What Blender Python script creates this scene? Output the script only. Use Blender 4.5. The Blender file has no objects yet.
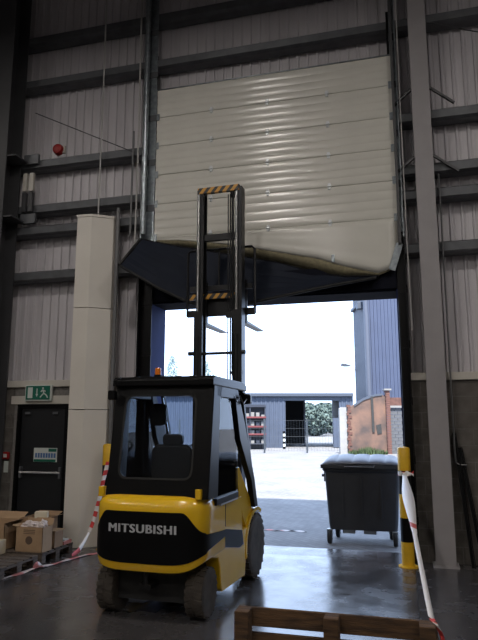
import bpy, bmesh, math, random
from mathutils import Vector, Matrix, noise
random.seed(7)
scene = bpy.context.scene
col = scene.collection
R = math.radians
PI = math.pi

# ------------------------------------------------------------------ camera, sky, sun, exposure
cam_d = bpy.data.cameras.new('camera')
cam = bpy.data.objects.new('camera', cam_d); col.objects.link(cam)
cam_d.sensor_fit = 'VERTICAL'; cam_d.sensor_height = 24.0; cam_d.lens = 24.0 * 600 / 640
cam_d.clip_end = 600
cam.location = (0, 0, 1.9)
cam.rotation_euler = (R(90 + 9.65), 0, R(15.2))
scene.camera = cam

w = bpy.data.worlds.new('sky'); scene.world = w; w.use_nodes = True
bg = w.node_tree.nodes['Background']
bg.inputs[0].default_value = (0.66, 0.85, 1.20, 1); bg.inputs[1].default_value = 3.3

sd = bpy.data.lights.new('sun', 'SUN'); sd.energy = 19.0; sd.angle = R(1.2); sd.color = (1.0, .96, .9)
so = bpy.data.objects.new('sun', sd); col.objects.link(so)
SUN = Vector((-.16, .52, -1.0))                      # travels out over the roof into the yard
so.rotation_euler = SUN.to_track_quat('-Z', 'Y').to_euler(); so.location = (0, -5, 30)

vs = scene.view_settings
vs.view_transform = 'Standard'; vs.look = 'None'; vs.exposure = 0.0; vs.gamma = 1.0
vs.use_curve_mapping = False

# ------------------------------------------------------------------ materials
def mat(name, c, rough=.6, metal=0., var=.0, scale=8., bump=0., bscale=40., c2=None, coord='Object', stretch=(1,1,1), spec=.5, coat=0.):
    m = bpy.data.materials.new(name); m.use_nodes = True
    nt = m.node_tree; N = nt.nodes; L = nt.links
    p = N['Principled BSDF']
    p.inputs['Base Color'].default_value = (*c, 1); p.inputs['Roughness'].default_value = rough
    p.inputs['Metallic'].default_value = metal
    p.inputs['Specular IOR Level'].default_value = spec
    if coat: p.inputs['Coat Weight'].default_value = coat; p.inputs['Coat Roughness'].default_value = .05
    tc = N.new('ShaderNodeTexCoord'); mp = N.new('ShaderNodeMapping'); mp.inputs['Scale'].default_value = stretch
    if var or c2 or bump: L.new(tc.outputs[coord], mp.inputs[0])
    if var or c2:
        n = N.new('ShaderNodeTexNoise'); n.inputs['Scale'].default_value = scale; n.inputs['Detail'].default_value = 6
        L.new(mp.outputs[0], n.inputs['Vector'])
        cr = N.new('ShaderNodeValToRGB')
        cc = c2 if c2 else tuple(x * (1 - var) for x in c)
        cr.color_ramp.elements[0].position = .36; cr.color_ramp.elements[1].position = .66
        cr.color_ramp.elements[0].color = (*cc, 1); cr.color_ramp.elements[1].color = (*c, 1)
        L.new(n.outputs['Fac'], cr.inputs[0]); L.new(cr.outputs[0], p.inputs['Base Color'])
    if bump:
        nb = N.new('ShaderNodeTexNoise'); nb.inputs['Scale'].default_value = bscale; nb.inputs['Detail'].default_value = 4
        L.new(mp.outputs[0], nb.inputs['Vector'])
        b = N.new('ShaderNodeBump'); b.inputs['Strength'].default_value = bump; b.inputs['Distance'].default_value = .01
        L.new(nb.outputs['Fac'], b.inputs['Height']); L.new(b.outputs[0], p.inputs['Normal'])
    return m

def stripe_mat(name, ca, cb, direction, period, duty=.5, rough=.5):
    """diagonal painted stripes in the object's own coordinates"""
    m = bpy.data.materials.new(name); m.use_nodes = True
    nt = m.node_tree; N = nt.nodes; L = nt.links; p = N['Principled BSDF']; p.inputs['Roughness'].default_value = rough
    tc = N.new('ShaderNodeTexCoord'); dp = N.new('ShaderNodeVectorMath'); dp.operation = 'DOT_PRODUCT'
    L.new(tc.outputs['Object'], dp.inputs[0]); dp.inputs[1].default_value = direction
    md = N.new('ShaderNodeMath'); md.operation = 'DIVIDE'; md.inputs[1].default_value = period; L.new(dp.outputs['Value'], md.inputs[0])
    fr = N.new('ShaderNodeMath'); fr.operation = 'FRACT'; L.new(md.outputs[0], fr.inputs[0])
    gt = N.new('ShaderNodeMath'); gt.operation = 'GREATER_THAN'; gt.inputs[1].default_value = duty; L.new(fr.outputs[0], gt.inputs[0])
    mx = N.new('ShaderNodeMix'); mx.data_type = 'RGBA'; L.new(gt.outputs[0], mx.inputs[0])
    mx.inputs[6].default_value = (*ca, 1); mx.inputs[7].default_value = (*cb, 1)
    L.new(mx.outputs[2], p.inputs['Base Color'])
    return m

def glass_mat(name, tint, gloss=.08):
    m = bpy.data.materials.new(name); m.use_nodes = True
    nt = m.node_tree; N = nt.nodes; L = nt.links
    N.remove(N['Principled BSDF']); out = N['Material Output']
    t = N.new('ShaderNodeBsdfTransparent'); t.inputs[0].default_value = (*tint, 1)
    g = N.new('ShaderNodeBsdfGlossy'); g.inputs['Roughness'].default_value = .03
    fr = N.new('ShaderNodeFresnel'); fr.inputs[0].default_value = 1.3
    mx = N.new('ShaderNodeMixShader'); L.new(fr.outputs[0], mx.inputs[0])
    L.new(t.outputs[0], mx.inputs[1]); L.new(g.outputs[0], mx.inputs[2]); L.new(mx.outputs[0], out.inputs[0])
    return m

def emit_mat(name, c, s):
    m = bpy.data.materials.new(name); m.use_nodes = True
    p = m.node_tree.nodes['Principled BSDF']
    p.inputs['Base Color'].default_value = (*c, 1)
    p.inputs['Emission Color'].default_value = (*c, 1); p.inputs['Emission Strength'].default_value = s
    return m

def paving_mat():
    m = bpy.data.materials.new('block_paving'); m.use_nodes = True
    nt = m.node_tree; N = nt.nodes; L = nt.links; p = N['Principled BSDF']; p.inputs['Roughness'].default_value = .75
    tc = N.new('ShaderNodeTexCoord'); mp = N.new('ShaderNodeMapping'); mp.inputs['Rotation'].default_value = (0, 0, R(45))
    L.new(tc.outputs['Object'], mp.inputs[0])
    br = N.new('ShaderNodeTexBrick'); br.inputs['Scale'].default_value = 1.0
    br.inputs['Brick Width'].default_value = .21; br.inputs['Row Height'].default_value = .105; br.inputs['Mortar Size'].default_value = .006
    br.inputs['Color1'].default_value = (.105, .105, .11, 1); br.inputs['Color2'].default_value = (.145, .145, .15, 1); br.inputs['Mortar'].default_value = (.06, .06, .063, 1)
    L.new(mp.outputs[0], br.inputs['Vector'])
    n = N.new('ShaderNodeTexNoise'); n.inputs['Scale'].default_value = .7; n.inputs['Detail'].default_value = 8; L.new(tc.outputs['Object'], n.inputs['Vector'])
    cr = N.new('ShaderNodeValToRGB'); cr.color_ramp.elements[0].position = .3; cr.color_ramp.elements[1].position = .7
    cr.color_ramp.elements[0].color = (.75, .75, .75, 1); cr.color_ramp.elements[1].color = (1.15, 1.15, 1.15, 1); L.new(n.outputs['Fac'], cr.inputs[0])
    mx = N.new('ShaderNodeMix'); mx.data_type = 'RGBA'; mx.blend_type = 'MULTIPLY'; mx.inputs[0].default_value = 1
    L.new(br.outputs['Color'], mx.inputs[6]); L.new(cr.outputs[0], mx.inputs[7]); L.new(mx.outputs[2], p.inputs['Base Color'])
    return m

def floor_mat():
    m = bpy.data.materials.new('polished_concrete'); m.use_nodes = True
    nt = m.node_tree; N = nt.nodes; L = nt.links; p = N['Principled BSDF']; p.inputs['Specular IOR Level'].default_value = 1.0
    tc = N.new('ShaderNodeTexCoord')
    n = N.new('ShaderNodeTexNoise'); n.inputs['Scale'].default_value = 1.6; n.inputs['Detail'].default_value = 9; n.inputs['Roughness'].default_value = .65
    L.new(tc.outputs['Object'], n.inputs['Vector'])
    cr = N.new('ShaderNodeValToRGB'); cr.color_ramp.elements[0].position = .35; cr.color_ramp.elements[1].position = .7
    cr.color_ramp.elements[0].color = (.036, .034, .036, 1); cr.color_ramp.elements[1].color = (.064, .06, .061, 1)
    L.new(n.outputs['Fac'], cr.inputs[0]); L.new(cr.outputs[0], p.inputs['Base Color'])
    n2 = N.new('ShaderNodeTexNoise'); n2.inputs['Scale'].default_value = 3.2; n2.inputs['Detail'].default_value = 8; L.new(tc.outputs['Object'], n2.inputs['Vector'])
    mr = N.new('ShaderNodeMapRange'); mr.inputs['From Min'].default_value = .3; mr.inputs['From Max'].default_value = .7
    mr.inputs['To Min'].default_value = .16; mr.inputs['To Max'].default_value = .32
    L.new(n2.outputs['Fac'], mr.inputs[0]); L.new(mr.outputs[0], p.inputs['Roughness'])
    b = N.new('ShaderNodeBump'); b.inputs['Strength'].default_value = .08; b.inputs['Distance'].default_value = .004
    n3 = N.new('ShaderNodeTexNoise'); n3.inputs['Scale'].default_value = 14; n3.inputs['Detail'].default_value = 5; L.new(tc.outputs['Object'], n3.inputs['Vector'])
    L.new(n3.outputs['Fac'], b.inputs['Height']); L.new(b.outputs[0], p.inputs['Normal'])
    return m

M = {}
M['floor'] = floor_mat()
M['paving'] = paving_mat()
M['joint'] = mat('joint_filler', (.03, .03, .03), .8)
M['sheet'] = mat('liner_sheet', (.56, .535, .56), .42, 0, .12, 3, stretch=(1, 1, .2))
M['core'] = mat('wall_core', (.35, .35, .36), .7)
M['girt'] = mat('galvanised_girt', (.12, .125, .135), .45, .3, .25, 5)
M['galv'] = mat('galvanised_steel', (.36, .40, .43), .32, .8, .3, 14)
M['hinge'] = mat('pale_zinc_hinge', (.62, .64, .66), .3, .3)
M['column'] = mat('grey_column_paint', (.30, .283, .29), .5, 0, .1, 3)
M['dcolumn'] = mat('dark_column_paint', (.05, .05, .054), .5, 0, .15, 3)
M['block'] = mat('concrete_block', (.125, .112, .10), .9, 0, .3, 9, .4, 60)
M['mortar'] = mat('mortar', (.17, .16, .15), .95, 0, .2, 20)
M['cill'] = mat('cream_flashing', (.50, .47, .42), .45)
M['white'] = mat('white_cover', (.66, .62, .56), .4, 0, .06, 2)
M['blue'] = mat('blue_cladding', (.022, .030, .085), .75, 0, .15, 3, spec=.08)
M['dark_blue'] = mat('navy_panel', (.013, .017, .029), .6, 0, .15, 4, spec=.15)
M['cream'] = mat('cream_door_panel', (.62, .605, .55), .21, 0, .06, 2, .06, 7, stretch=(1, 1, 1.5))
M['lip_shade'] = mat('shaded_cream_lip', (.30, .265, .165), .9, 0, .3, 20, .5, 60)  # cream inner face tilted down, its shade put into the darker yellow
M['black'] = mat('black_paint', (.003, .003, .0035), .36, 0, .2, 6, spec=.22)
M['black_matte'] = mat('black_rubber', (.018, .018, .018), .8, 0, .3, 12)
M['soffit'] = mat('dark_soffit', (.012, .013, .02), .85, 0, .2, 4, spec=.05)
M['mast'] = mat('mast_steel', (.018, .018, .02), .38, .4, .3, 10)
M['bright_steel'] = mat('worn_steel', (.38, .38, .38), .3, .9, .3, 14)
M['yellow'] = mat('forklift_yellow', (.78, .47, .012), .25, 0, .06, 3, coat=.6)
M['saf_yellow'] = mat('safety_yellow', (.72, .42, .015), .45, 0, .15, 8)
M['tyre'] = mat('dusty_tyre', (.075, .062, .05), .9, 0, .4, 9, .5, 50)
M['rim'] = mat('rim_paint', (.025, .021, .016), .5, .2, .3, 12)
M['letter'] = mat('silver_letters', (.55, .56, .58), .35, .2)
M['glass'] = glass_mat('cab_glass', (.88, .91, .94))
M['amber'] = mat('amber_lens', (.75, .18, .01), .2, coat=.5)
M['seat'] = mat('seat_vinyl', (.02, .02, .022), .5)
M['chev'] = stripe_mat('hazard_stripes', (.02, .02, .02), (.50, .25, .03), (1, 0, -.8), .12)
M['tape'] = stripe_mat('barrier_tape', (.75, .72, .70), (.62, .05, .05), (0.3, -.5, 1), .15)
M['tape_floor'] = stripe_mat('barrier_tape_floor', (.50, .44, .43), (.40, .13, .12), (.35, 1, 0), .36)
M['tape_white'] = stripe_mat('barrier_tape_taut', (.85, .85, .88), (.6, .1, .1), (0, 1, .1), 12.0, .985)
M['wood'] = mat('weathered_pallet_wood', (.13, .068, .028), .85, 0, 0, 5, .5, 30, c2=(.04, .022, .012), stretch=(1, 8, 8))
M['wood2'] = mat('dusty_pallet_wood', (.11, .085, .065), .85, 0, 0, 5, .4, 30, c2=(.055, .04, .032), stretch=(8, 1, 8))
M['card'] = mat('cardboard', (.38, .25, .145), .85, 0, .15, 6, .2, 30)
M['card_dark'] = mat('darker_cardboard', (.30, .19, .11), .85, 0, .15, 6)  # darker brown board of some cartons
M['print'] = mat('box_print', (.10, .065, .045), .8)
M['poly'] = mat('crumpled_wrap', (.62, .54, .52), .35, 0, .2, 10)
M['paper'] = mat('cream_carton', (.62, .55, .42), .8, 0, .1, 5)
M['pink'] = mat('red_leaflet', (.45, .16, .13), .6)
M['bin'] = mat('charcoal_plastic', (.035, .037, .042), .42, 0, .2, 5)
M['lid'] = mat('grey_lid_plastic', (.10, .105, .125), .4, 0, .15, 5)
M['pedal'] = mat('galvanised_bin_plate', (.35, .38, .40), .4, .5)
M['red'] = mat('red_enamel', (.28, .012, .012), .4)
M['sgreen'] = mat('sign_green', (.0, .11, .07), .45)
M['swhite'] = mat('sign_white', (.52, .55, .52), .45)
M['sblue'] = mat('sign_blue', (.06, .14, .32), .4)
M['door_dark'] = mat('dark_fire_door', (.009, .01, .012), .45, 0, .2, 4)
M['cable'] = mat('pale_conduit', (.42, .41, .40), .5)
M['dcable'] = mat('grey_conduit', (.14, .14, .145), .5)
M['ceil'] = mat('roof_liner', (.24, .23, .23), .7)
M['hall'] = mat('hall_wall', (.28, .27, .27), .7)
M['shed'] = mat('shed_cladding', (.042, .056, .088), .55, 0, .12, 2)
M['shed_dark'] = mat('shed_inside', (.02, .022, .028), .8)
M['shed_roof'] = mat('shed_fascia', (.036, .046, .066), .6)
M['tower'] = mat('tower_cladding', (.034, .045, .082), .5, 0, .1, 1)
M['tower2'] = mat('tower_corner_cladding', (.05, .056, .075), .5, 0, .1, 1)
M['pipe'] = mat('downpipe_grey', (.05, .058, .08), .5)
M['render'] = mat('flaking_render', (.135, .075, .052), .9, 0, 0, .9, .4, 8, c2=(.045, .033, .03))
M['brick_red'] = mat('red_brick', (.095, .042, .032), .9, 0, .4, 4)
M['whitewash'] = mat('whitewash', (.22, .22, .22), .85, 0, .15, 3)
M['greyblock'] = mat('grey_blockwork', (.07, .073, .08), .9, 0, .3, 3)
M['fence'] = mat('fence_post_grey', (.028, .036, .045), .5)
M['weeds'] = mat('weed_green', (.03, .055, .014), .8, 0, .4, 8)
M['leaf'] = mat('tree_leaf', (.07, .105, .095), .8, 0, .3, 1)
M['leaf_haze'] = mat('hazed_poplar_leaf', (.36, .45, .46), .8, 0, .15, 1)  # distance haze put into the pale bluish leaf colour
M['bark'] = mat('bark', (.06, .045, .03), .9)
M['rack_red'] = mat('rack_red', (.10, .02, .022), .5)
M['rack_dark'] = mat('rack_upright', (.018, .022, .034), .5)
M['goods'] = mat('pale_goods', (.15, .145, .14), .7)
M['lamp_glow'] = emit_mat('lamp_glow', (1.0, .93, .84), 14)
M['lamp_body'] = mat('lamp_body', (.25, .25, .26), .4, .6)

# ------------------------------------------------------------------ mesh helpers
class MB:
    def __init__(s): s.v = []; s.f = []
    def add(s, vs_, fs):
        o = len(s.v); s.v += [Vector(p) for p in vs_]; s.f += [tuple(i + o for i in f) for f in fs]; return s
    def box(s, x0, x1, y0, y1, z0, z1):
        return s.add([(x0,y0,z0),(x1,y0,z0),(x1,y1,z0),(x0,y1,z0),(x0,y0,z1),(x1,y0,z1),(x1,y1,z1),(x0,y1,z1)],
                     [(0,3,2,1),(4,5,6,7),(0,1,5,4),(1,2,6,5),(2,3,7,6),(3,0,4,7)])
    def bar(s, p0, p1, wx, wy, up=(0, 0, 1)):
        """rectangular bar from p0 to p1"""
        p0, p1 = Vector(p0), Vector(p1); d = (p1 - p0).normalized(); u = Vector(up)
        if abs(d.dot(u)) > .98: u = Vector((0, 1, 0))
        a = d.cross(u).normalized(); b = a.cross(d).normalized(); vs_ = []
        for p in (p0, p1):
            for sx, sy in ((-1,-1),(1,-1),(1,1),(-1,1)): vs_.append(p + a*sx*wx/2 + b*sy*wy/2)
        return s.add(vs_, [(3,2,1,0),(4,5,6,7),(0,1,5,4),(1,2,6,5),(2,3,7,6),(3,0,4,7)])
    def tube(s, pts, r, n=8, caps=True):
        pts = [Vector(p) for p in pts]; rings = []; prev = None
        rr = r if isinstance(r, (list, tuple)) else [r]*len(pts)
        for i, p in enumerate(pts):
            d = (pts[min(i+1, len(pts)-1)] - pts[max(i-1, 0)]).normalized()
            if prev is None:
                u = Vector((0,0,1)) if abs(d.z) < .9 else Vector((1,0,0))
                a = d.cross(u).normalized()
            else:
                a = (prev - d*prev.dot(d)).normalized()
            prev = a; b = d.cross(a)
            rings.append([p + (a*math.cos(2*PI*k/n) + b*math.sin(2*PI*k/n))*rr[i] for k in range(n)])
        vs_ = [q for rg in rings for q in rg]; fs = []
        for i in range(len(rings)-1):
            for k in range(n):
                fs.append((i*n+k, i*n+(k+1)%n, (i+1)*n+(k+1)%n, (i+1)*n+k))
        if caps: fs += [tuple(range(n))[::-1], tuple(range((len(rings)-1)*n, len(rings)*n))]
        return s.add(vs_, fs)
    def cyl(s, p0, p1, r0, r1=None, n=16): return s.tube([p0, p1], [r0, r0 if r1 is None else r1], n)
    def prism(s, poly, axis, a, b):
        """extrude a 2-D polygon along axis (0 x: poly is (y,z); 1 y: (x,z); 2 z: (x,y))"""
        n = len(poly)
        def P(q, t): return (t, q[0], q[1]) if axis == 0 else ((q[0], t, q[1]) if axis == 1 else (q[0], q[1], t))
        return s.add([P(q, a) for q in poly] + [P(q, b) for q in poly],
                     [tuple(range(n))[::-1], tuple(range(n, 2*n))] + [(i, (i+1)%n, n+(i+1)%n, n+i) for i in range(n)])
    def ring_plate(s, outer, inner, axis, a, b):
        n = len(outer)
        def P(q, t): return (t, q[0], q[1]) if axis == 0 else ((q[0], t, q[1]) if axis == 1 else (q[0], q[1], t))
        vs_ = [P(q, a) for q in outer] + [P(q, a) for q in inner] + [P(q, b) for q in outer] + [P(q, b) for q in inner]
        fs = []
        for i in range(n):
            j = (i+1) % n
            fs += [(i, j, n+j, n+i), (2*n+i, 3*n+i, 3*n+j, 2*n+j), (i, 2*n+i, 2*n+j, j), (n+i, n+j, 3*n+j, 3*n+i)]
        return s.add(vs_, fs)
    def lathe(s, prof, c, axis='x', n=28):
        """prof: (radius, offset along axis)"""
        c = Vector(c); vs_ = []; fs = []
        for r, h in prof:
            for k in range(n):
                t = 2*PI*k/n; ca, sa = r*math.cos(t), r*math.sin(t)
                vs_.append(c + (Vector((h, ca, sa)) if axis == 'x' else Vector((ca, h, sa)) if axis == 'y' else Vector((ca, sa, h))))
        for i in range(len(prof)-1):
            for k in range(n): fs.append((i*n+k, i*n+(k+1)%n, (i+1)*n+(k+1)%n, (i+1)*n+k))
        if prof[0][0] > 1e-5: fs.append(tuple(range(n))[::-1])
        if prof[-1][0] > 1e-5: fs.append(tuple(range((len(prof)-1)*n, len(prof)*n)))
        return s.add(vs_, fs)
    def grid(s, rows):
        m = len(rows[0]); vs_ = [p for r in rows for p in r]
        return s.add(vs_, [(i*m+j, i*m+j+1, (i+1)*m+j+1, (i+1)*m+j) for i in range(len(rows)-1) for j in range(m-1)])
    def xf(s, mtx):
        s.v = [mtx @ p for p in s.v]; return s

WL = {}
def wl(o): return WL.get(o.name, Vector((0,0,0)))
def obj(name, mb, m, parent=None, bevel=0, smooth=False, solid=0, seg=2, recalc=True):
    xs = [min(p[i] for p in mb.v) for i in range(3)]; xe = [max(p[i] for p in mb.v) for i in range(3)]
    c = Vector(((xs[0]+xe[0])/2, (xs[1]+xe[1])/2, xs[2]))
    me = bpy.data.meshes.new(name); me.from_pydata([p - c for p in mb.v], [], mb.f)
    if recalc:
        bm = bmesh.new(); bm.from_mesh(me); bmesh.ops.remove_doubles(bm, verts=bm.verts, dist=1e-5)
        bmesh.ops.recalc_face_normals(bm, faces=bm.faces); bm.to_mesh(me); bm.free()
    if smooth:
        me.polygons.foreach_set('use_smooth', [True]*len(me.polygons)); me.set_sharp_from_angle(angle=R(38))
    me.materials.append(M[m] if isinstance(m, str) else m)
    o = bpy.data.objects.new(name, me); col.objects.link(o); WL[o.name] = c
    o.location = c - (wl(parent) if parent else Vector((0,0,0)))
    if parent: o.parent = parent
    if solid:
        md = o.modifiers.new('solid', 'SOLIDIFY'); md.thickness = solid; md.offset = 0
    if bevel:
        md = o.modifiers.new('bevel', 'BEVEL'); md.width = bevel; md.segments = seg; md.limit_method = 'ANGLE'; md.angle_limit = R(40)
    return o
def tag(o, label, cat, group=None):
    o['label'] = label; o['category'] = cat
    if group: o['group'] = group
    return o
def thing(name, loc, label=None, cat=None, group=None, parent=None):
    o = bpy.data.objects.new(name, None); col.objects.link(o); o.empty_display_size = .1
    WL[o.name] = Vector(loc); o.location = Vector(loc) - (wl(parent) if parent else Vector((0,0,0)))
    if parent: o.parent = parent
    if label: tag(o, label, cat, group)
    return o
def struct(o, label=None):
    o['kind'] = 'structure'
    if label: o['label'] = label
    return o
def dup(o, loc, parent=None):
    """copy one thing with its parts and their sub-parts"""
    c = o.copy(); col.objects.link(c)
    if parent: c.parent = parent
    if loc is not None: c.location = loc; WL[c.name] = Vector(loc)
    for ch in list(o.children): dup(ch, None, c)
    return c
def rrect(cx, cy, hw, hh, r, k=5):
    pts = []
    for (sx, sy, a0) in ((1,1,0),(-1,1,90),(-1,-1,180),(1,-1,270)):
        for i in range(k+1):
            t = R(a0 + 90*i/k); pts.append((cx + sx*(hw-r) + r*math.cos(t), cy + sy*(hh-r) + r*math.sin(t)))
    return pts
def text_mb(txt, size, bold=.0, extrude=.003, sx=1.):
    c = bpy.data.curves.new('t', 'FONT'); c.body = txt; c.size = size; c.offset = bold; c.extrude = extrude; c.space_character = 1.12; c.align_x = 'CENTER'; c.align_y = 'CENTER'
    c.resolution_u = 3
    o = bpy.data.objects.new('t', c); col.objects.link(o); bpy.context.view_layer.update()
    me = bpy.data.meshes.new_from_object(o.evaluated_get(bpy.context.evaluated_depsgraph_get()))
    mb = MB(); mb.add([(v.co.x*sx, v.co.y, v.co.z) for v in me.vertices], [tuple(p.vertices) for p in me.polygons])
    bpy.data.objects.remove(o); bpy.data.curves.remove(c); bpy.data.meshes.remove(me)
    return mb

# ------------------------------------------------------------------ the shell
WY = 9.05          # inner face of the block wall;  the outer face is at 9.65
OX0, OX1, OZ = -3.96, -0.03, 3.83     # door opening
HX0, HX1, HY0, HZ = -15.0, 9.0, -13.0, 10.7

fl = struct(thing('floor', (0, 0, 0)), 'dark polished concrete warehouse floor')
xs = [HX0, -5.95, .06, HX1]; ys = [HY0, -3.5, 3.2, WY]
for i in range(3):
    for j in range(3):
        obj('slab', MB().box(xs[i]+.004, xs[i+1]-.004, ys[j]+.004, ys[j+1]-.004, -.15, 0), 'floor', fl)
obj('threshold_slab', MB().box(OX0+.002, OX1-.002, WY, 9.6, -.15, 0), 'floor', fl)
obj('joint_filler', MB().box(HX0, HX1, HY0, WY, -.2, -.006), 'joint', fl)

struct(obj('ground', MB().box(-70, 50, 9.6, 190, -.3, -.012), 'paving'), 'grey block paved yard outside the doorway')
struct(obj('ceiling', MB().box(HX0-.3, HX1+.3, HY0-.3, 9.7, HZ, HZ+.3), 'ceil'), 'dark warehouse roof')
struct(obj('wall_back', MB().box(HX0, HX1, HY0-.3, HY0, -.15, HZ), 'hall'), 'rear wall of the warehouse')
struct(obj('wall_left', MB().box(HX0-.3, HX0, HY0, 9.65, -.15, HZ), 'hall'), 'left side wall of the warehouse')
struct(obj('wall_right', MB().box(HX1, HX1+.3, HY0, 9.65, -.15, HZ), 'hall'), 'right side wall of the warehouse')

wf = struct(thing('wall_front', (-2, WY, 0)), 'front wall of grey blocks below and ribbed metal sheets above')
FX0, FX1, FZ = -6.40, -5.42, 2.2       # fire door opening
def wall_boxes(name, y0, y1, m, segs):
    for (a, b, c, d) in segs: obj(name, MB().box(a, b, y0, y1, c, d), m, wf)
wall_boxes('wall_core', 9.32, 9.65, 'core', [(HX0, OX0-.02, -.1, HZ), (OX1+.02, HX1, -.1, HZ), (OX0-.02, OX1+.02, OZ+.03, HZ)])
wall_boxes('mortar_bed', WY+.006, 9.32, 'mortar', [(HX0, FX0, -.1, 2.49), (FX1, OX0-.14, -.1, 2.49), (FX0, FX1, FZ, 2.49), (OX1+.14, HX1, -.1, 2.49)])
# blocks, running bond
cache = {}
def block(x0, x1, z0, z1):
    key = (round(x1-x0, 3), round(z1-z0, 3))
    if key in cache:
        o = cache[key].copy(); col.objects.link(o)
        c = Vector(((x0+x1)/2, WY+.05, z0)); o.location = c - wl(wf)
    else:
        o = obj('block', MB().box(x0, x1, WY-random.random()*.0, WY+.1, z0, z1), 'block', wf, recalc=False); cache[key] = o
    o.location.y += random.uniform(-.0015, .0015)
CH = 2.49/11
for k in range(11):
    z0, z1 = k*CH, (k+1)*CH - .011
    for (a, b) in ((-8.3, FX0-.06), (FX1+.06, OX0-.14), (OX1+.14, 2.6)):
        if k == 10 and b < -4.5 and False: pass
        x = -8.3 - (.225 if k % 2 else 0)
        while x < b:
            x0, x1 = max(x, a), min(x+.439, b)
            if x1 - x0 > .03: block(x0, x1, z0, z1)
            x += .45
    if z0 > FZ + .15:
        x = FX0 - .06
        while x < FX1 + .06 - .05:
            block(x, min(x+.439, FX1+.06), z0, z1); x += .45
# sill flashing that caps the block wall
for (a, b) in ((HX0, OX0-.14), (OX1+.14, HX1)):
    obj('sill_flashing', MB().box(a, b, WY-.04, WY+.27, 2.49, 2.60), 'cill', wf, bevel=.006)
# ribbed liner sheets, one metre each, with a lap at each edge
def sheet_mb(z0, z1, wdt=1.0):
    pitch = 1/6; prof = [(0, 0)]
    n = int(round(wdt/pitch))
    for i in range(n):
        a = i*pitch
        prof += [(a+.055, 0), (a+.066, -.034), (a+.092, -.034), (a+.103, 0), (a+.128, 0), (a+.132, -.005), (a+.142, -.005), (a+.146, 0)]
    prof.append((wdt, 0))
    mb = MB(); mb.grid([[(x, y, z0) for x, y in prof], [(x, y, z1) for x, y in prof]]); return mb
def sheets(x0, x1, z0, z1):
    first = None; x = x0
    while x < x1 - .01:
        wd = min(1.0, x1 - x)
        if first and wd > .999:
            o = first.copy(); col.objects.link(o); o.location = Vector((x+.5, WY+.213, z0)) - wl(wf)
        else:
            mb = sheet_mb(z0, z1, wd); mb.v = [p + Vector((x, WY+.23, 0)) for p in mb.v]
            o = obj('liner_sheet', mb, 'sheet', wf, recalc=False)
            if not first: first = o
        x += 1.0
sheets(-10.1, OX0-.1, 2.60, HZ); sheets(OX1+.1, 5.07, 2.60, HZ); sheets(OX0-.1, OX1+.1, OZ+.05, HZ)
# horizontal girts
GZ = (9.0, 8.1, 6.48, 5.62, 5.22, 4.38)
for gz in GZ:
    if gz < 7:
        spans = ((HX0, OX0-.13), (OX1+.13, HX1))
    else: spans = ((HX0, HX1),)
    for a, b in spans:
        prof = [(9.0, gz), (9.06, gz-.03), (9.24, gz-.03), (9.24, gz+.02), (9.07, gz+.02), (9.07, gz+.11), (9.24, gz+.11), (9.24, gz+.15), (9.03, gz+.15), (8.99, gz+.12)]
        obj('girt', MB().prism(prof, 0, a, b), 'girt', wf)
# deep blue reveal of the doorway and its dark jamb posts
tr = struct(thing('trim_1', (OX0, WY, 0)), 'blue lined reveal around the vehicle doorway')
obj('reveal_panel', MB().box(OX0-.02, OX0, WY, 9.66, 0, OZ+.03), 'blue', tr)
obj('reveal_panel', MB().box(OX1, OX1+.02, WY, 9.66, 0, OZ+.03), 'blue', tr)
obj('reveal_soffit', MB().box(OX0, OX1, WY+.02, 9.66, OZ, OZ+.03), 'soffit', tr)
obj('jamb_post', MB().box(OX0-.2, OX0-.02, WY-.06, WY+.1, 0, 8.4), 'black', tr, bevel=.008)
obj('jamb_post', MB().box(OX1+.02, OX1+.14, WY-.06, WY+.1, 0, 8.4), 'black', tr, bevel=.008)
obj('head_beam', MB().box(OX0-.02, OX1+.02, WY-.02, WY+.2, OZ+.03, OZ+.42), 'soffit', tr, bevel=.008)

# ------------------------------------------------------------------ steel columns
def i_column(name, x0, x1, y0, y1, m, label):
    t = thing(name, ((x0+x1)/2, (y0+y1)/2, 0), label, 'column')
    obj('flange', MB().box(x0, x1, y0, y0+.025, 0, HZ), m, t, bevel=.003)
    obj('flange', MB().box(x0, x1, y1-.025, y1, 0, HZ), m, t)
    xm = (x0+x1)/2
    obj('web', MB().box(xm-.01, xm+.01, y0+.025, y1-.025, 0, HZ), m, t)
    return t
rc = i_column('steel_column', .325, .585, 8.80, 8.99, 'column', 'pale grey steel column right of the vehicle doorway')
obj('base_plate', MB().box(.29, .62, 8.74, 9.03, 0, .025), 'column', rc)
for z in (6.6, 5.5):
    for s in (-1, 1):
        mb = MB(); x = .455 + s*.13
        mb.bar((x, 8.9, z+.34), (x + s*.36, 8.99, z+.08), .035, .035)
        obj('flange_brace', mb, 'dcolumn', rc)
lc = i_column('steel_column', -7.05, -6.59, 8.55, 8.99, 'dcolumn', 'dark wide steel column at the left beside the fire exit')
for z in (6.55, 5.42):
    obj('stiffener_plate', MB().box(-6.94, -6.42, 8.57, 8.97, z, z+.025), 'dcolumn', lc)
    obj('girt_cleat', MB().box(-6.5, -6.2, 8.93, 8.98, z-.02, z+.16), 'girt', lc)
for k in range(2):
    obj('cleat_plate', MB().box(-6.47+k*.13, -6.39+k*.13, 8.9, 8.96, 6.0, 6.34), 'cill', lc)
    obj('cleat_plate', MB().box(-6.47+k*.13, -6.39+k*.13, 8.9, 8.96, 5.62, 5.97), 'dcolumn', lc)

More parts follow.
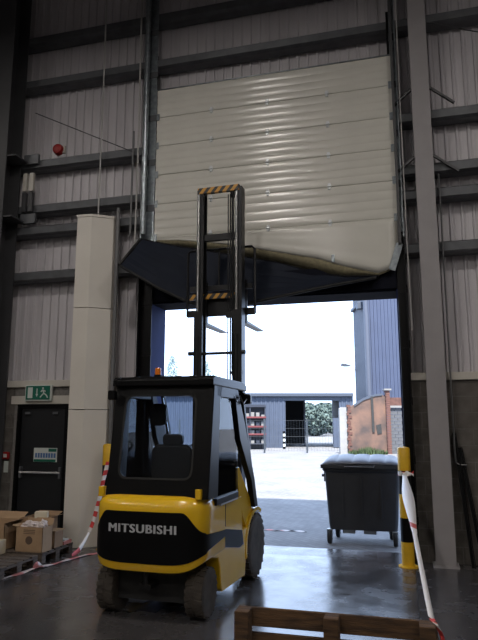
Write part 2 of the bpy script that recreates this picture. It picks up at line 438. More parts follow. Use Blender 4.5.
# ------------------------------------------------------------------ damaged sectional door
dr = struct(thing('door_1', (-1.93, 8.95, 0)), 'raised cream sectional overhead door with crumpled bottom')
DX0, DX1 = -3.9, .035
rows = [7.60, 7.09, 6.565, 6.04, 5.52, 4.93]
def section(z1, z0, y=8.95):
    """one door leaf: four shallow bulges per leaf on its inner face"""
    prof = []; n = 4; h = (z1-z0-.008)/n
    for k in range(n):
        for t in (0., .06, .3, .6, .9, .97):
            prof.append((y - .008*math.sin(PI*min(1, t/.97))**.7, z0+.004+h*(k+t)))
    prof.append((y, z1-.004))
    prof += [(y+.04, z1-.004), (y+.04, z0+.004)]
    return prof
for i in range(5):
    s = obj('door_section', MB().prism(section(rows[i], rows[i+1]), 0, DX0, DX1), 'cream', dr, smooth=True)
    z = rows[i+1]
    for x in (-2.91, -1.95, -.97):
        mb = MB(); mb.box(x-.022, x+.022, 8.926, 8.945, z-.05, z+.05); mb.cyl((x-.035, 8.925, z), (x+.035, 8.925, z), .014, n=10)
        obj('hinge', mb, 'hinge', s, bevel=.004, smooth=True)
    for x in (DX0, DX1-.05):
        mb = MB(); mb.box(x, x+.05, 8.925, 8.94, z-.06, z+.06)
        obj('roller_bracket', mb, 'galv', s, bevel=.003)
obj('top_strip', MB().box(DX0, DX1, 8.935, 8.99, 7.60, 7.615), 'galv', dr)
# bent sixth leaf : vertical cream part down to a slanting crease, then kinked outwards
crease = [(-3.9, 4.90), (-3.44, 4.86), (-2.95, 4.78), (-2.43, 4.69), (-1.8, 4.53), (-1.17, 4.38), (-.77, 4.23), (-.28, 4.09), (-.12, 4.14), (.03, 4.42)]
L1 = [(-3.92, 8.96, 4.88), (-3.47, 9.03, 4.77), (-2.97, 9.06, 4.68), (-2.55, 9.08, 4.585), (-1.83, 9.09, 4.41), (-1.2, 9.06, 4.19), (-.8, 9.01, 4.10), (-.27, 8.97, 4.06), (-.11, 8.97, 4.12), (.035, 8.97, 4.41)]
top = [Vector((x, 8.95, 4.925)) for x, z in crease]
up = []
for k in range(9):
    t = k/8
    up.append([Vector((x, 8.95 - .008*abs(math.sin(t*PI*3)) + .02*t*t*random.uniform(.2, .6), 4.925*(1-t) + z*t)) for x, z in crease])
s6 = obj('door_section', MB().grid(up), 'cream', dr, smooth=True, solid=.02)
s6['label'] = 'bent lowest cream leaf'
for x in (-.94,):
    obj('hinge', MB().box(x-.025, x+.025, 8.92, 8.945, 4.30, 4.42), 'galv', s6, bevel=.004)
kk = [[Vector((x, 8.953, z-.004)) for x, z in crease], [Vector(p)*.5 + Vector((c[0], 8.953, c[1]))*.5 + Vector((0, .0, .006)) for p, c in zip(L1, crease)], [Vector(p) for p in L1]]
f6 = obj('kinked_lip', MB().grid(kk), 'lip_shade', dr, smooth=True, solid=.012)
f6['label'] = 'kinked lip of the cream leaf, shade put into its yellowish colour'
# bottom leaf: torn from its track, folded in towards the hall on the left
T7 = [(-4.12, 8.94, 4.92), (-3.55, 9.0, 4.78), (-2.97, 9.08, 4.67), (-2.55, 9.1, 4.575), (-1.83, 9.11, 4.40), (-1.2, 9.08, 4.18), (-.8, 9.03, 4.09), (-.27, 8.99, 4.05)]
B7 = [(-4.25, 8.45, 4.36), (-3.60, 8.50, 3.97), (-3.1, 8.56, 3.72), (-2.71, 8.60, 3.66), (-2.16, 8.62, 3.68), (-1.5, 8.70, 3.81), (-.95, 8.80, 3.92), (-.31, 8.93, 4.03)]
rows7 = []
for k in range(7):
    t = k/6
    rows7.append([Vector(a)*(1-t) + Vector(b)*t + Vector((0, .05*math.sin(PI*t)*(1 if i > 1 else .15) + .012*noise.noise(Vector((i*1.7, k*.9, 2))), 0)) for i, (a, b) in enumerate(zip(T7, B7))])
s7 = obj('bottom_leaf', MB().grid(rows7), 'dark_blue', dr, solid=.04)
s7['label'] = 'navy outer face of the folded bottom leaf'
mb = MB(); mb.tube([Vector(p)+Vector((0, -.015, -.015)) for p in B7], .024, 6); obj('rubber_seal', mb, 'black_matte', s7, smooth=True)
mb = MB(); mb.tube([Vector(p)+Vector((0, -.02, .0)) for p in T7], .016, 6); obj('edge_channel', mb, 'mast', s7, smooth=True)
mb = MB(); mb.bar((-4.13, 8.92, 4.93), (-4.26, 8.43, 4.36), .05, .03); obj('end_cap', mb, 'mast', s7)
# guide tracks
def track(x0, x1, lit):
    def ch_(z0, z1):
        mb = MB(); mb.box(x0, x1, 8.985, 8.995, z0, z1); mb.box(x0, x0+.012, 8.87, 8.99, z0, z1) if lit else mb.box(x1-.012, x1, 8.87, 8.99, z0, z1); return mb
    t = obj('guide_track', ch_(4.6, 10.4), 'galv', dr)
    obj('lower_track', ch_(0, 4.6), 'black', t)
    for k in range(12):
        z = .5 + k*.82
        obj('track_bracket', MB().box(x0-.01, x1+.01, 8.975, 8.987, z, z+.11), 'girt' if z > 4.6 else 'black', t)
    return t
tl = track(-4.13, -3.93, True)
tm = MB(); tm.tube([(-4.07, 8.86, 4.98), (-4.07, 8.86, 10.4)], .045, 12); obj('spring_tube', tm, 'galv', tl, smooth=True)
trk = track(.03, .12, False)
obj('track_rail', MB().box(.035, .075, 8.86, 8.98, 4.5, 10.4), 'dcolumn', trk)
mb = MB()
mb.bar((.05, 8.93, 4.52), (-.08, 8.93, 4.12), .10, .012, up=(0, 1, 0)); obj('track_foot', mb, 'galv', trk)
obj('cable', MB().tube([(.165, 8.86, 10.2), (.15, 8.86, 7), (.155, 8.87, 4.4), (.17, 8.9, 3.2)], .008, 6), 'cable', trk, smooth=True)

# ------------------------------------------------------------------ fire exit
fd = struct(thing('door_2', (-5.91, WY, 0)), 'dark fire exit door with push bar below a green exit sign')
obj('door_leaf', MB().box(FX0+.06, FX1-.06, WY+.05, WY+.10, .01, FZ-.05), 'door_dark', fd, bevel=.004)
obj('door_frame', MB().box(FX0, FX0+.06, WY, WY+.15, 0, FZ-.05), 'black', fd)
obj('door_frame', MB().box(FX1-.06, FX1, WY, WY+.15, 0, FZ-.05), 'black', fd)
obj('door_frame', MB().box(FX0, FX1, WY, WY+.15, FZ-.05, FZ), 'black', fd)
obj('lintel', MB().box(FX0-.12, FX1+.12, WY-.02, WY+.12, FZ, FZ+.14), 'cill', fd, bevel=.005)
pb = obj('push_bar', MB().tube([(FX0+.1, WY, 1.07), (FX1-.1, WY, 1.07)], .016, 8), 'cable', fd, smooth=True)
for x in (FX0+.1, FX1-.13): obj('bar_bracket', MB().box(x, x+.04, WY-.01, WY+.05, .98, 1.16), 'girt', pb)
obj('closer_box', MB().box(-6.25, -6.15, WY+.01, WY+.05, 2.03, 2.07), 'girt', fd); obj('closer_box', MB().box(-5.72, -5.62, WY+.01, WY+.05, 2.03, 2.07), 'girt', fd)

es = thing('exit_sign', (-5.96, WY-.05, 2.24), 'green running man fire exit sign above the dark door', 'exit sign')
obj('sign_case', MB().box(-6.22, -5.71, WY-.07, WY-.022, 2.25, 2.52), 'swhite', es, bevel=.006)
pl = obj('sign_face', MB().box(-6.20, -5.74, WY-.078, WY-.07, 2.275, 2.505), 'sgreen', es)
yf = WY-.083
obj('door_symbol', MB().box(-6.16, -6.07, yf, yf+.005, 2.30, 2.48), 'swhite', pl)
mb = MB(); mb.prism([(-6.01, 2.37), (-5.985, 2.32), (-5.96, 2.37)], 1, yf, yf+.005); mb.box(-5.993, -5.977, yf, yf+.005, 2.37, 2.46); obj('arrow_symbol', mb, 'swhite', pl)
mb = MB(); mb.cyl((-5.87, yf, 2.462), (-5.87, yf+.005, 2.462), .018, n=10)
for a, b in (((-5.875, 2.44), (-5.85, 2.38)), ((-5.85, 2.38), (-5.80, 2.345)), ((-5.80, 2.345), (-5.775, 2.305)), ((-5.85, 2.38), (-5.885, 2.35)), ((-5.885, 2.35), (-5.92, 2.31)), ((-5.872, 2.435), (-5.82, 2.41)), ((-5.875, 2.435), (-5.91, 2.405))):
    mb.bar((a[0], yf+.0025, a[1]), (b[0], yf+.0025, b[1]), .005, .02, up=(1, 0, .01))
obj('running_man_symbol', mb, 'swhite', pl)

dn = thing('door_notice', (-5.83, WY+.04, 1.26), 'white and blue printed notice on the dark fire door', 'notice')
pn = obj('notice_plate', MB().box(-6.06, -5.62, WY+.042, WY+.05, 1.24, 1.47), 'swhite', dn)
obj('green_strip', MB().box(-5.78, -5.63, WY+.038, WY+.042, 1.41, 1.46), 'sgreen', pn)
obj('green_strip', MB().box(-6.05, -5.64, WY+.038, WY+.042, 1.245, 1.285), 'sgreen', pn)
for k in range(8):
    obj('print_mark', MB().box(-6.03+k*.05, -6.03+k*.05+.036, WY+.038, WY+.042, 1.31, 1.385), 'sblue', pn)

al = thing('alarm_bell', (-5.80, 8.99, 6.6), 'round red alarm bell on the upper left girt', 'alarm')
obj('gong', MB().lathe([(.001, -.10), (.05, -.10), (.085, -.085), (.10, -.05), (.105, 0)], (-5.80, 8.97, 6.74), 'y', 20), 'red', al, smooth=True)
obj('back_box', MB().box(-5.85, -5.68, 8.94, 9.0, 6.67, 6.82), 'cill', al, bevel=.008)
cp = thing('call_point', (-6.55, WY-.03, 1.04), 'small red fire call point with white card beside the fire door', 'call point')
obj('case', MB().box(-6.61, -6.49, WY-.05, WY-.002, 1.28, 1.40), 'red', cp, bevel=.008)
obj('glass_plate', MB().box(-6.58, -6.52, WY-.056, WY-.05, 1.31, 1.37), 'swhite', cp)
obj('instruction_card', MB().box(-6.59, -6.51, WY-.012, WY-.002, 1.06, 1.25), 'swhite', cp)

# ------------------------------------------------------------------ white folded column cover and conduits
wc = thing('column_cover', (-4.88, 8.85, 0), 'tall white folded metal cover standing left of the forklift', 'cover')
foot = [(-5.16, 8.62), (-4.90, 8.64), (-4.61, 8.86), (-4.61, 8.975), (-5.16, 8.975)]
for z0, z1 in ((0, 2.09), (2.10, 3.74), (3.75, 5.3)):
    obj('cover_panel', MB().prism(foot, 2, z0, z1), 'white', wc, bevel=.004)
obj('cap', MB().prism([(-5.17, 8.61), (-4.895, 8.63), (-4.60, 8.855), (-4.60, 8.98), (-5.17, 8.98)], 2, 5.3, 5.34), 'white', wc)
tag(obj('conduit', MB().tube([(-4.55, 8.9, 0), (-4.55, 8.9, 5.5)], .033, 8), 'dcable', smooth=True), 'dark conduit pole along the right edge of the white cover', 'conduit')
tag(obj('conduit', MB().tube([(-4.93, 8.9, 5.34), (-4.93, 8.9, 8.0), (-4.96, 8.93, 10.69)], .014, 6), 'cable', smooth=True), 'thin pale cable rising from the white cover to the roof', 'cable')
tag(obj('conduit', MB().tube([(-4.24, 8.93, 4.6), (-4.23, 8.93, 7), (-4.25, 8.93, 10.69)], .016, 6), 'cable', smooth=True), 'pale conduit running up beside the left door track', 'conduit')
tag(obj('conduit', MB().tube([(-4.34, 8.94, 5.0), (-4.33, 8.94, 6.6), (-4.33, 8.94, 6.9)], .018, 6), 'dcable', smooth=True), 'short grey conduit on the sheeting left of the door track', 'conduit')
tag(obj('conduit', MB().tube([(.655, 8.95, 5.55), (.655, 8.95, 1.45), (.66, 8.95, 1.35), (.72, 8.95, 1.32), (.80, 8.95, 1.32)], .013, 6), 'dcable', smooth=True), 'grey conduit down the wall right of the pale column', 'conduit')
tag(obj('bracing_rod', MB().tube([(-6.35, 8.98, 7.55), (-4.32, 8.98, 6.52)], .009, 6), 'dcolumn'), 'thin dark diagonal bracing rod across the left sheeting', 'rod')
tag(obj('bracing_rod', MB().tube([(.62, 8.98, 8.08), (2.3, 8.98, 7.4)], .009, 6), 'dcolumn'), 'thin dark diagonal bracing rod right of the pale column', 'rod')
for k, (xt, xb, zt) in enumerate(((.66, .80, 1.75), (.73, .93, 1.55))):
    t = tag(obj('steel_angle', MB().bar((xt, 9.02, zt), (xb, 8.86, .0), .05, .04).bar((xt+.02, 9.0, zt), (xb+.02, 8.84, .0), .012, .06), 'black'),
            ['taller black steel length leaning on the block wall', 'shorter black steel length leaning on the block wall'][k], 'steel bar', 'lengths leaning on the right wall')

# ------------------------------------------------------------------ high bay lamps under the roof
first = None
for iy, y in enumerate((3.6, -2.2, -8.0)):
    for ix, x in enumerate((-9.5, -3.0, 3.9)):
        if first is None:
            first = thing('high_bay_lamp', (x, y, 9.1), 'x', 'lamp', 'high bay lamps under the roof')
            obj('reflector', MB().lathe([(.10, .42), (.12, .40), (.26, .12), (.30, 0), (.285, 0), (.245, .12), (.10, .38)], (x, y, 9.1), 'z', 24), 'lamp_body', first, smooth=True)
            obj('gear_box', MB().cyl((x, y, 9.52), (x, y, 9.8), .09, n=14), 'lamp_body', first, smooth=True)
            obj('suspension', MB().cyl((x, y, 9.8), (x, y, HZ), .008, n=6), 'girt', first)
            obj('bulb', MB().lathe([(.001, .10), (.06, .12), (.08, .18), (.06, .28), (.04, .36)], (x, y, 9.1), 'z', 14), 'lamp_glow', first, smooth=True)
            o = first
        else:
            o = dup(first, (x, y, 9.1))
        o['label'] = 'high bay lamp in the %s row, %s lamp' % (('front', 'middle', 'rear')[iy], ('left', 'centre', 'right')[ix])
        ld = bpy.data.lights.new('lamp_light', 'AREA'); ld.shape = 'DISK'; ld.size = .5; ld.energy = (76, 70, 58)[iy]; ld.color = (1, .94, .88)
        lo = bpy.data.objects.new('lamp_light', ld); col.objects.link(lo); lo.parent = o; lo.location = (0, 0, -.012)

# ------------------------------------------------------------------ forklift (rear towards the hall, mast raised under the door)
FXc, FYc = -2.47, 5.65
fk = thing('forklift', (FXc, 6.9, 0), 'yellow and black counterbalance forklift with raised mast and enclosed cab', 'forklift')
fk.rotation_euler.z = R(-1.7)
def TX(mb): mb.v = [p + Vector((FXc, FYc, 0)) for p in mb.v]; return mb
def fo(name, mb, m, parent=fk, **k): return obj(name, TX(mb), m, parent, **k)
HW = .60
def plan(x):
    """rear outline of the counterweight"""
    a = max(0., 1 - abs(x/HW)**4.5); return .5 - .5*a**(1/4.5)
def outline(n=48, off=0.):
    pts = []
    for i in range(n+1):
        t = PI*i/n; c, s = math.cos(t), math.sin(t)
        e = 2/4.5
        x = -HW*math.copysign(abs(c)**e, c); y = .5 - .5*abs(s)**e
        pts.append((x, y))
    pts = [(-HW, .75)] + pts + [(HW, .75)]
    out = []
    for i, p in enumerate(pts):
        a = Vector(pts[max(i-1, 0)]); b = Vector(pts[min(i+1, len(pts)-1)]); d = (b-a).normalized(); nrm = Vector((d.y, -d.x))
        if nrm.dot(Vector((p[0], p[1]-.6))) < 0: nrm = -nrm
        out.append((Vector(p) + nrm*off, p))
    return out
def zbot(x): return .455 + .10*abs(x/HW)**5
prof = [(.0, -.06), (.03, -.012), (.08, 0), (.80, 0), (.88, -.006), (.94, -.03), (.98, -.07), (1.0, -.13)]
rws = []
for s_, off in prof:
    rws.append([Vector((q.x, q.y, zbot(p[0]) + s_*(1.175 - zbot(p[0])))) for q, p in outline(off=off)])
mb = MB(); mb.grid(rws)
n = len(rws[0])
mb.f.append(tuple(range((len(rws)-1)*n, len(rws)*n))); mb.f.append(tuple(range(n))[::-1])
cw = fo('counterweight', mb, 'yellow', smooth=True)
# black facing that wraps around the tail
ol = outline(off=.007)
sel = [(q, p) for q, p in ol if not (p[0] < 0 and p[1] > .70)]
def ztop(x, y):
    e = abs(x)
    if e < .40: return 1.035
    if e < .58:
        t = (e-.40)/.18; return 1.035 - .20*(t*t*(3-2*t)*.75 + t*t*.25)
    return .835 - .06*min(1, y/.75)
rws = []
for k in range(9):
    t = k/8; r_ = []
    for q, p in sel:
        zb = zbot(p[0]) + .095 + (.06*min(1, p[1]/.75) if p[1] > .2 else 0)
        r_.append(Vector((q.x, q.y, zb + t*(ztop(p[0], p[1])-zb))))
    rws.append(r_)
fo('black_facing', MB().grid(rws), 'black', cw, smooth=True, recalc=False)
tx = text_mb('MITSUBISHI', .116, bold=0.0, extrude=.003, sx=1.0)
x0 = min(p.x for p in tx.v); x1 = max(p.x for p in tx.v); sc = .715/(x1-x0)
TOX = -.01; tm = MB(); tm.f = tx.f
nv = len(tx.v); tm.f = []
for q in range(3):                  # heavier strokes
    dx = (q-1)*.0045; tm.v += [Vector((p.x*sc + TOX + dx, plan(p.x*sc + TOX) - .012 - p.z - .0004*q, .87 + p.y*.98)) for p in tx.v]; tm.f += [tuple(i + q*nv for i in f) for f in tx.f]
fo('lettering', tm, 'letter', cw, recalc=False)
for s_ in (-1, 1):
    fo('lug', MB().box(s_*.53-.03, s_*.53+.03, .10, .15, 1.15, 1.25), 'yellow', cw, bevel=.008)
# chassis and battery hood
ch = fo('chassis', MB().prism([(.58, .52), (.63, .40), (.67, .20), (.72, .16), (1.55, .13), (1.6, .38), (1.68, .58), (1.66, .66), (1.45, .66), (1.40, 1.045), (.4, 1.06), (.4, .56)], 0, -.585, .585), 'yellow', smooth=True, bevel=.012)
for s_ in (-1, 1):
    x = s_*.588
    fo('side_band', MB().prism([(.70, .605), (.72, .785), (1.40, .665), (1.46, .50), (1.30, .49)], 0, x-.006, x+.006), 'black', ch)
    fo('side_panel_seam', MB().box(x-.004, x+.004, .79, .797, .80, 1.03), 'black', ch)
fo('frame_underside', MB().box(-.44, .44, .28, 1.9, .14, .50), 'black_matte')
fo('axle', MB().cyl((-.45, .36, .24), (.45, .36, .24), .06, n=12), 'black_matte', smooth=True)
fo('tow_pin', MB().cyl((.0, .10, .30), (.0, .10, .50), .022, n=10).box(-.06, .06, .08, .3, .30, .34), 'mast')
fo('hood', MB().prism([(.3, 1.05), (.35, 1.17), (.95, 1.17), (1.1, 1.05)], 0, -.5, .5), 'black', bevel=.02)
# front cowl, fenders and yellow cowl posts
fo('front_cowl', MB().prism([(1.65, .5), (1.62, 1.15), (1.8, 1.25), (2.0, 1.1), (2.15, .5)], 0, -.42, .42), 'black', bevel=.02)
for s_ in (-1, 1):
    pts = []
    C_ = (2.03, .39)
    for k in range(13):
        a = R(60 + 130*k/12); pts.append((C_[0] + .47*math.cos(a), C_[1] + .455*math.sin(a)))
    inn = [(C_[0] + (p[0]-C_[0])*.90, C_[1] + (p[1]-C_[1])*.90) for p in pts][::-1]
    fo('fender', MB().prism(pts+inn, 0, s_*.43, s_*.595), 'yellow', smooth=True)
    a, b = sorted((s_*.48, s_*.57))
    fo('cowl_post', MB().prism([(1.22, 1.38), (1.36, 1.38), (2.02, .80), (1.66, .66), (1.50, .80)], 0, a, b), 'yellow', bevel=.01)
    fo('step', MB().box(min(s_*.45, s_*.58), max(s_*.45, s_*.58), 1.42, 1.62, .40, .43), 'black', bevel=.005)
# wheels
def wheel(x, y, r, wdt, side):
    c = Vector((x, y, r)); h = wdt/2
    mb = MB(); mb.lathe([(r*.58, -h*.92), (r*.78, -h), (r*.92, -h*.94), (r*.965, -h*.8), (r*.965, h*.8), (r*.92, h*.94), (r*.78, h), (r*.58, h*.92)], c, 'x', 32)
    nl = 22
    for k in range(nl):
        for sd in (-1, 1):
            a = 2*PI*(k + (.5 if sd > 0 else 0))/nl
            d = Vector((0, math.cos(a), math.sin(a))); t_ = Vector((0, -math.sin(a), math.cos(a)))
            p = c + d*(r*.965)
            mb.bar(p + Vector((sd*h*.12, 0, 0)) + t_*0, p + Vector((sd*h*.92, 0, 0)) + t_*.012, r*.16, r*.07, up=d)
    wo = fo('wheel', mb, 'tyre', smooth=True)
    o_ = h*side
    mb = MB(); mb.lathe([(r*.60, o_*.90), (r*.55, o_*.86), (r*.50, o_*.45), (r*.30, o_*.40), (r*.26, o_*.75), (r*.001, o_*.8)], c, 'x', 24)
    rm = fo('rim', mb, 'rim', wo, smooth=True)
    for k in range(6):
        a = 2*PI*k/6; q = c + Vector((0, math.cos(a), math.sin(a)))*r*.40
        fo('wheel_nut', MB().cyl(q + Vector((o_*.40, 0, 0)), q + Vector((o_*.56, 0, 0)), .014, n=6), 'bright_steel', rm)
for s_ in (-1, 1):
    wheel(s_*.475, .37, .238, .19, s_)
    wheel(s_*.505, 2.03, .385, .20, s_)
# cab: posts, roof, glazing
def fc(name, mb, m, parent=fk, **k):
    mb.v = [Vector((.62 - (.585-p.x)*.955, p.y, p.z)) for p in mb.v]; return fo(name, mb, m, parent, **k)
def lean(mb): mb.v = [p + Vector((0, (p.z-1.72)*.15, 0)) for p in mb.v]; return mb
cab = fc('cab_rear_frame', lean(MB().ring_plate(rrect(0, 1.72, .585, .57, .03), rrect(-.03, 1.755, .42, .42, .09), 1, .22, .27)), 'black', bevel=.006)
cab['label'] = 'black rear cab frame'
fc('rear_window', lean(MB().prism(rrect(-.03, 1.755, .43, .43, .09), 1, .242, .248)), 'glass', cab)
fc('window_seal', lean(MB().ring_plate(rrect(-.03, 1.755, .432, .432, .10), rrect(-.03, 1.755, .412, .412, .085), 1, .214, .222)), 'black_matte', cab)
rf = fc('roof', MB().prism([(.235, 2.275), (.235, 2.345), (.28, 2.375), (1.36, 2.365), (1.46, 2.33), (1.46, 2.265)], 0, -.60, .60), 'black', bevel=.012)
for k in range(5):
    fc('roof_bar', MB().box(-.4+k*.17, -.34+k*.17, .35, 1.3, 2.366, 2.385), 'mast', rf)
for s_ in (-1, 1):
    a, b = sorted((s_*.515, s_*.588))
    fc('rear_post', MB().prism([(.14, 1.15), (.31, 2.29), (.58, 2.29), (.50, 2.1), (.44, 1.15)], 0, a, b), 'black', bevel=.008)
    fc('front_post', MB().prism([(1.02, 2.29), (1.12, 2.29), (1.42, 1.9), (1.86, 1.19), (2.0, .86), (1.86, .86), (1.70, 1.2), (1.22, 1.7), (1.06, 2.1)], 0, a, b), 'black', bevel=.008)
    fc('door_rail', MB().box(a, b, .40, 1.16, 1.06, 1.13), 'black', bevel=.008)
    fc('top_rail', MB().box(a, b, .4, 1.10, 2.16, 2.28), 'black', bevel=.008)
    fc('side_window', MB().prism([(.44, 1.13), (.50, 2.16), (1.05, 2.16), (1.24, 1.66), (1.25, 1.13)], 0, s_*.55-.003, s_*.55+.003), 'glass')
fc('side_sill', MB().box(.45, .585, .55, 1.15, 1.045, 1.075), 'letter', ch)
fc('front_window', MB().add([(-.52, 1.95, .95), (.52, 1.95, .95), (.52, 1.40, 2.2), (-.52, 1.40, 2.2)], [(0, 1, 2, 3)]), 'glass', solid=.006)
for x in (-.54, .54):
    fc('front_window_bar', MB().bar((x, 1.97, .95), (x, 1.42, 2.26), .045, .05), 'black')
st = fc('seat', MB().box(-.27, .23, .62, 1.12, 1.17, 1.30), 'seat', bevel=.04, seg=3)
fc('backrest', MB().prism(rrect(-.02, 1.46, .25, .20, .09), 1, .56, .68), 'seat', st, bevel=.03, seg=3)
fc('headrest', MB().prism(rrect(-.02, 1.71, .12, .06, .04), 1, .58, .66), 'seat', st, bevel=.015)
sw = fc('steering_wheel', MB().tube([(.02 + .17*math.cos(a), 1.36 + .15*math.sin(a), 1.58 + .08*math.sin(a)) for a in [2*PI*k/20 for k in range(21)]], .014, 6, caps=False), 'black', smooth=True)
fc('steering_column', MB().tube([(.02, 1.36, 1.58), (.02, 1.72, 1.10)], .03, 8), 'black', sw, smooth=True)
fc('control_lever', MB().tube([(.34, 1.25, 1.15), (.34, 1.28, 1.42), (.36, 1.22, 1.52)], .012, 6).lathe([(.001, -.03), (.025, 0), (.001, .03)], (.36, 1.22, 1.54), 'z', 10), 'black', smooth=True)
fc('mirror_arm', MB().tube([(-.25, .5, 2.24), (-.25, .55, 2.05), (-.22, .6, 1.98)], .012, 6), 'black', smooth=True)
fc('interior_mirror', MB().prism(rrect(-.2, 1.98, .10, .12, .06), 1, .58, .62), 'black')
bc = fc('beacon', MB().lathe([(.034, .0), (.036, .05), (.03, .075), (.001, .085)], (-.15, .45, 2.405), 'z', 14), 'amber', smooth=True)
fc('beacon_base', MB().cyl((-.15, .45, 2.365), (-.15, .45, 2.408), .044, n=14), 'black', bc, smooth=True)
wk = fc('work_lamp', MB().prism(rrect(.60, 2.17, .07, .06, .03), 1, 1.38, 1.47), 'black', bevel=.015)
fc('lamp_arm', MB().tube([(.52, 1.36, 2.27), (.60, 1.40, 2.22), (.66, 1.42, 2.2)], .016, 6), 'black', wk, smooth=True)
fc('lamp_cable', MB().tube([(.57, .95, 2.24), (.60, 1.05, 2.13), (.61, 1.15, 2.20), (.62, 1.25, 2.11), (.63, 1.36, 2.17)], .009, 6), 'bright_steel', wk, smooth=True)
fc('rear_lamp', MB().prism(rrect(-.56, 2.18, .04, .05, .02), 1, .14, .2), 'black')
fc('exhaust_cable', MB().tube([(-.53, .19, 2.27), (-.55, .17, 2.33), (-.46, .16, 2.36)], .010, 6), 'mast', smooth=True)
# mast
def channel(x0, x1, y, z0, z1, m, nm, d=.15):
    s_ = 1 if x0 < -.05 else -1
    mb = MB(); mb.box(x0, x1, y, y+.02, z0, z1); mb.box(x0, x1, y+d-.02, y+d, z0, z1)
    if s_ > 0: mb.box(x0, x0+.03, y+.02, y+d-.02, z0, z1)
    else: mb.box(x1-.03, x1, y+.02, y+d-.02, z0, z1)
    return fo(nm, mb, m, bevel=.003)
ML, MR = -.385, .325
channel(ML, ML+.125, 2.28, .12, 3.45, 'mast', 'outer_mast_rail', .18); channel(MR-.125, MR, 2.28, .12, 3.45, 'mast', 'outer_mast_rail', .18)
channel(ML+.012, ML+.115, 2.33, .5, 5.28, 'mast', 'inner_mast_rail', .16); channel(MR-.115, MR-.012, 2.33, .5, 5.28, 'mast', 'inner_mast_rail', .16)
for x in (ML+.03, MR-.10):
    fo('lift_cylinder', MB().cyl((x+.015, 2.30, .4), (x+.015, 2.30, 3.1), .04, n=12), 'mast', smooth=True)
    fo('lift_rod', MB().cyl((x+.015, 2.31, 3.1), (x+.015, 2.31, 5.2), .022, n=12), 'bright_steel', smooth=True)
for z, h_, y, m, x0, x1 in ((5.22, .09, 2.32, 'chev', ML+.02, MR-.05), (4.50, .10, 2.36, 'mast', ML+.1, MR-.1), (2.83, .035, 2.30, 'mast', ML-.06, MR+.03), (.9, .12, 2.3, 'mast', ML+.1, MR-.1), (2.55, .04, 2.3, 'mast', MR-.16, MR)):
    fo('cross_member', MB().box(x0, x1, y, y+.06, z, z+h_), m, bevel=.004)
for k, (dx, r_) in enumerate(((0, .012), (.035, .018), (-.035, .009))):
    fo('lift_chain', MB().tube([(MR-.19+dx, 2.36, 2.45 + .2*(k == 1)), (MR-.19+dx, 2.36, 5.18)], r_, 6), 'mast')
fo('chain_anchor', MB().box(MR-.25, MR-.11, 2.33, 2.40, 3.35, 3.43), 'mast', bevel=.006)
fo('hose_hook', MB().cyl((MR-.155, 2.36, 2.46), (MR-.155, 2.36, 2.66), .005, .02, n=8), 'mast')
fo('mast_pulley', MB().lathe([(.001, -.02), (.055, -.02), (.045, 0), (.055, .02), (.001, .02)], (MR-.16, 2.37, 5.18), 'x', 18), 'mast', smooth=True)
for a, b in ((ML-.08, ML), (MR, MR+.05)): fo('pivot_pin', MB().cyl((a, 2.30, 2.85), (b, 2.30, 2.85), .03, n=10), 'mast', smooth=True)
# carriage, load guard and forks
ca = fo('carriage', MB().box(-.60, .44, 2.55, 2.60, 3.42, 3.52).box(-.56, .40, 2.55, 2.60, 3.80, 3.88).box(-.40, -.32, 2.50, 2.56, 3.42, 3.88).box(.22, .30, 2.50, 2.56, 3.42, 3.88), 'mast', bevel=.005)
fo('carriage_plate', MB().box(-.36, .24, 2.545, 2.56, 3.44, 3.72), 'mast', ca)
fo('stripe_bar', MB().box(-.53, .31, 2.46, 2.50, 3.66, 3.735), 'chev', ca)
lg = fo('load_guard', MB().tube([(-.61, 2.60, 3.44), (-.61, 2.60, 4.40), (-.57, 2.60, 4.44), (.39, 2.60, 4.44), (.43, 2.60, 4.40), (.43, 2.60, 3.44)], .019, 8), 'mast', ca, smooth=True)
for x in (-.36, -.12, .12):
    fo('guard_bar', MB().box(x-.012, x+.012, 2.59, 2.61, 3.5, 4.44), 'mast', ca)
for x in (-.36, .25):
    fo('fork', MB().prism([(2.60, 3.95), (2.60, 3.30), (3.55, 3.315), (3.62, 3.33), (3.60, 3.337), (2.66, 3.345), (2.65, 3.95)], 0, x-.055, x+.055), 'mast', bevel=.004)

# ------------------------------------------------------------------ wheeled bin
wb = thing('waste_bin', (-.72, 10.35, 0), 'charcoal four wheeled waste bin with domed lid outside the doorway', 'bin')
bx0, bx1, by0, by1 = -1.30, -.10, 10.0, 10.78
tp = [(bx0, by0), (bx1, by0), (bx1, by1), (bx0, by1)]
lv = [(.21, .075, .06), (.30, .062, .05), (1.10, .01, .01), (1.13, -.02, -.02), (1.20, -.025, -.025)]
rws = []
for z, ix, iy in lv:
    pl_ = rrect((bx0+bx1)/2, (by0+by1)/2, (bx1-bx0)/2-ix, (by1-by0)/2-iy, .05, 4); rws.append([Vector((x, y, z)) for x, y in pl_ + [pl_[0]]])
mb = MB(); mb.grid(rws); n = len(rws[0])-1; mb.f.append(tuple(range(n)))
bd = obj('body', mb, 'bin', wb, smooth=True)
for k in range(3):
    x = bx0+.3+k*.3; obj('body_rib', MB().box(x-.012, x+.012, by0+.0, by0+.05, .40, 1.02), 'bin', bd, bevel=.006)
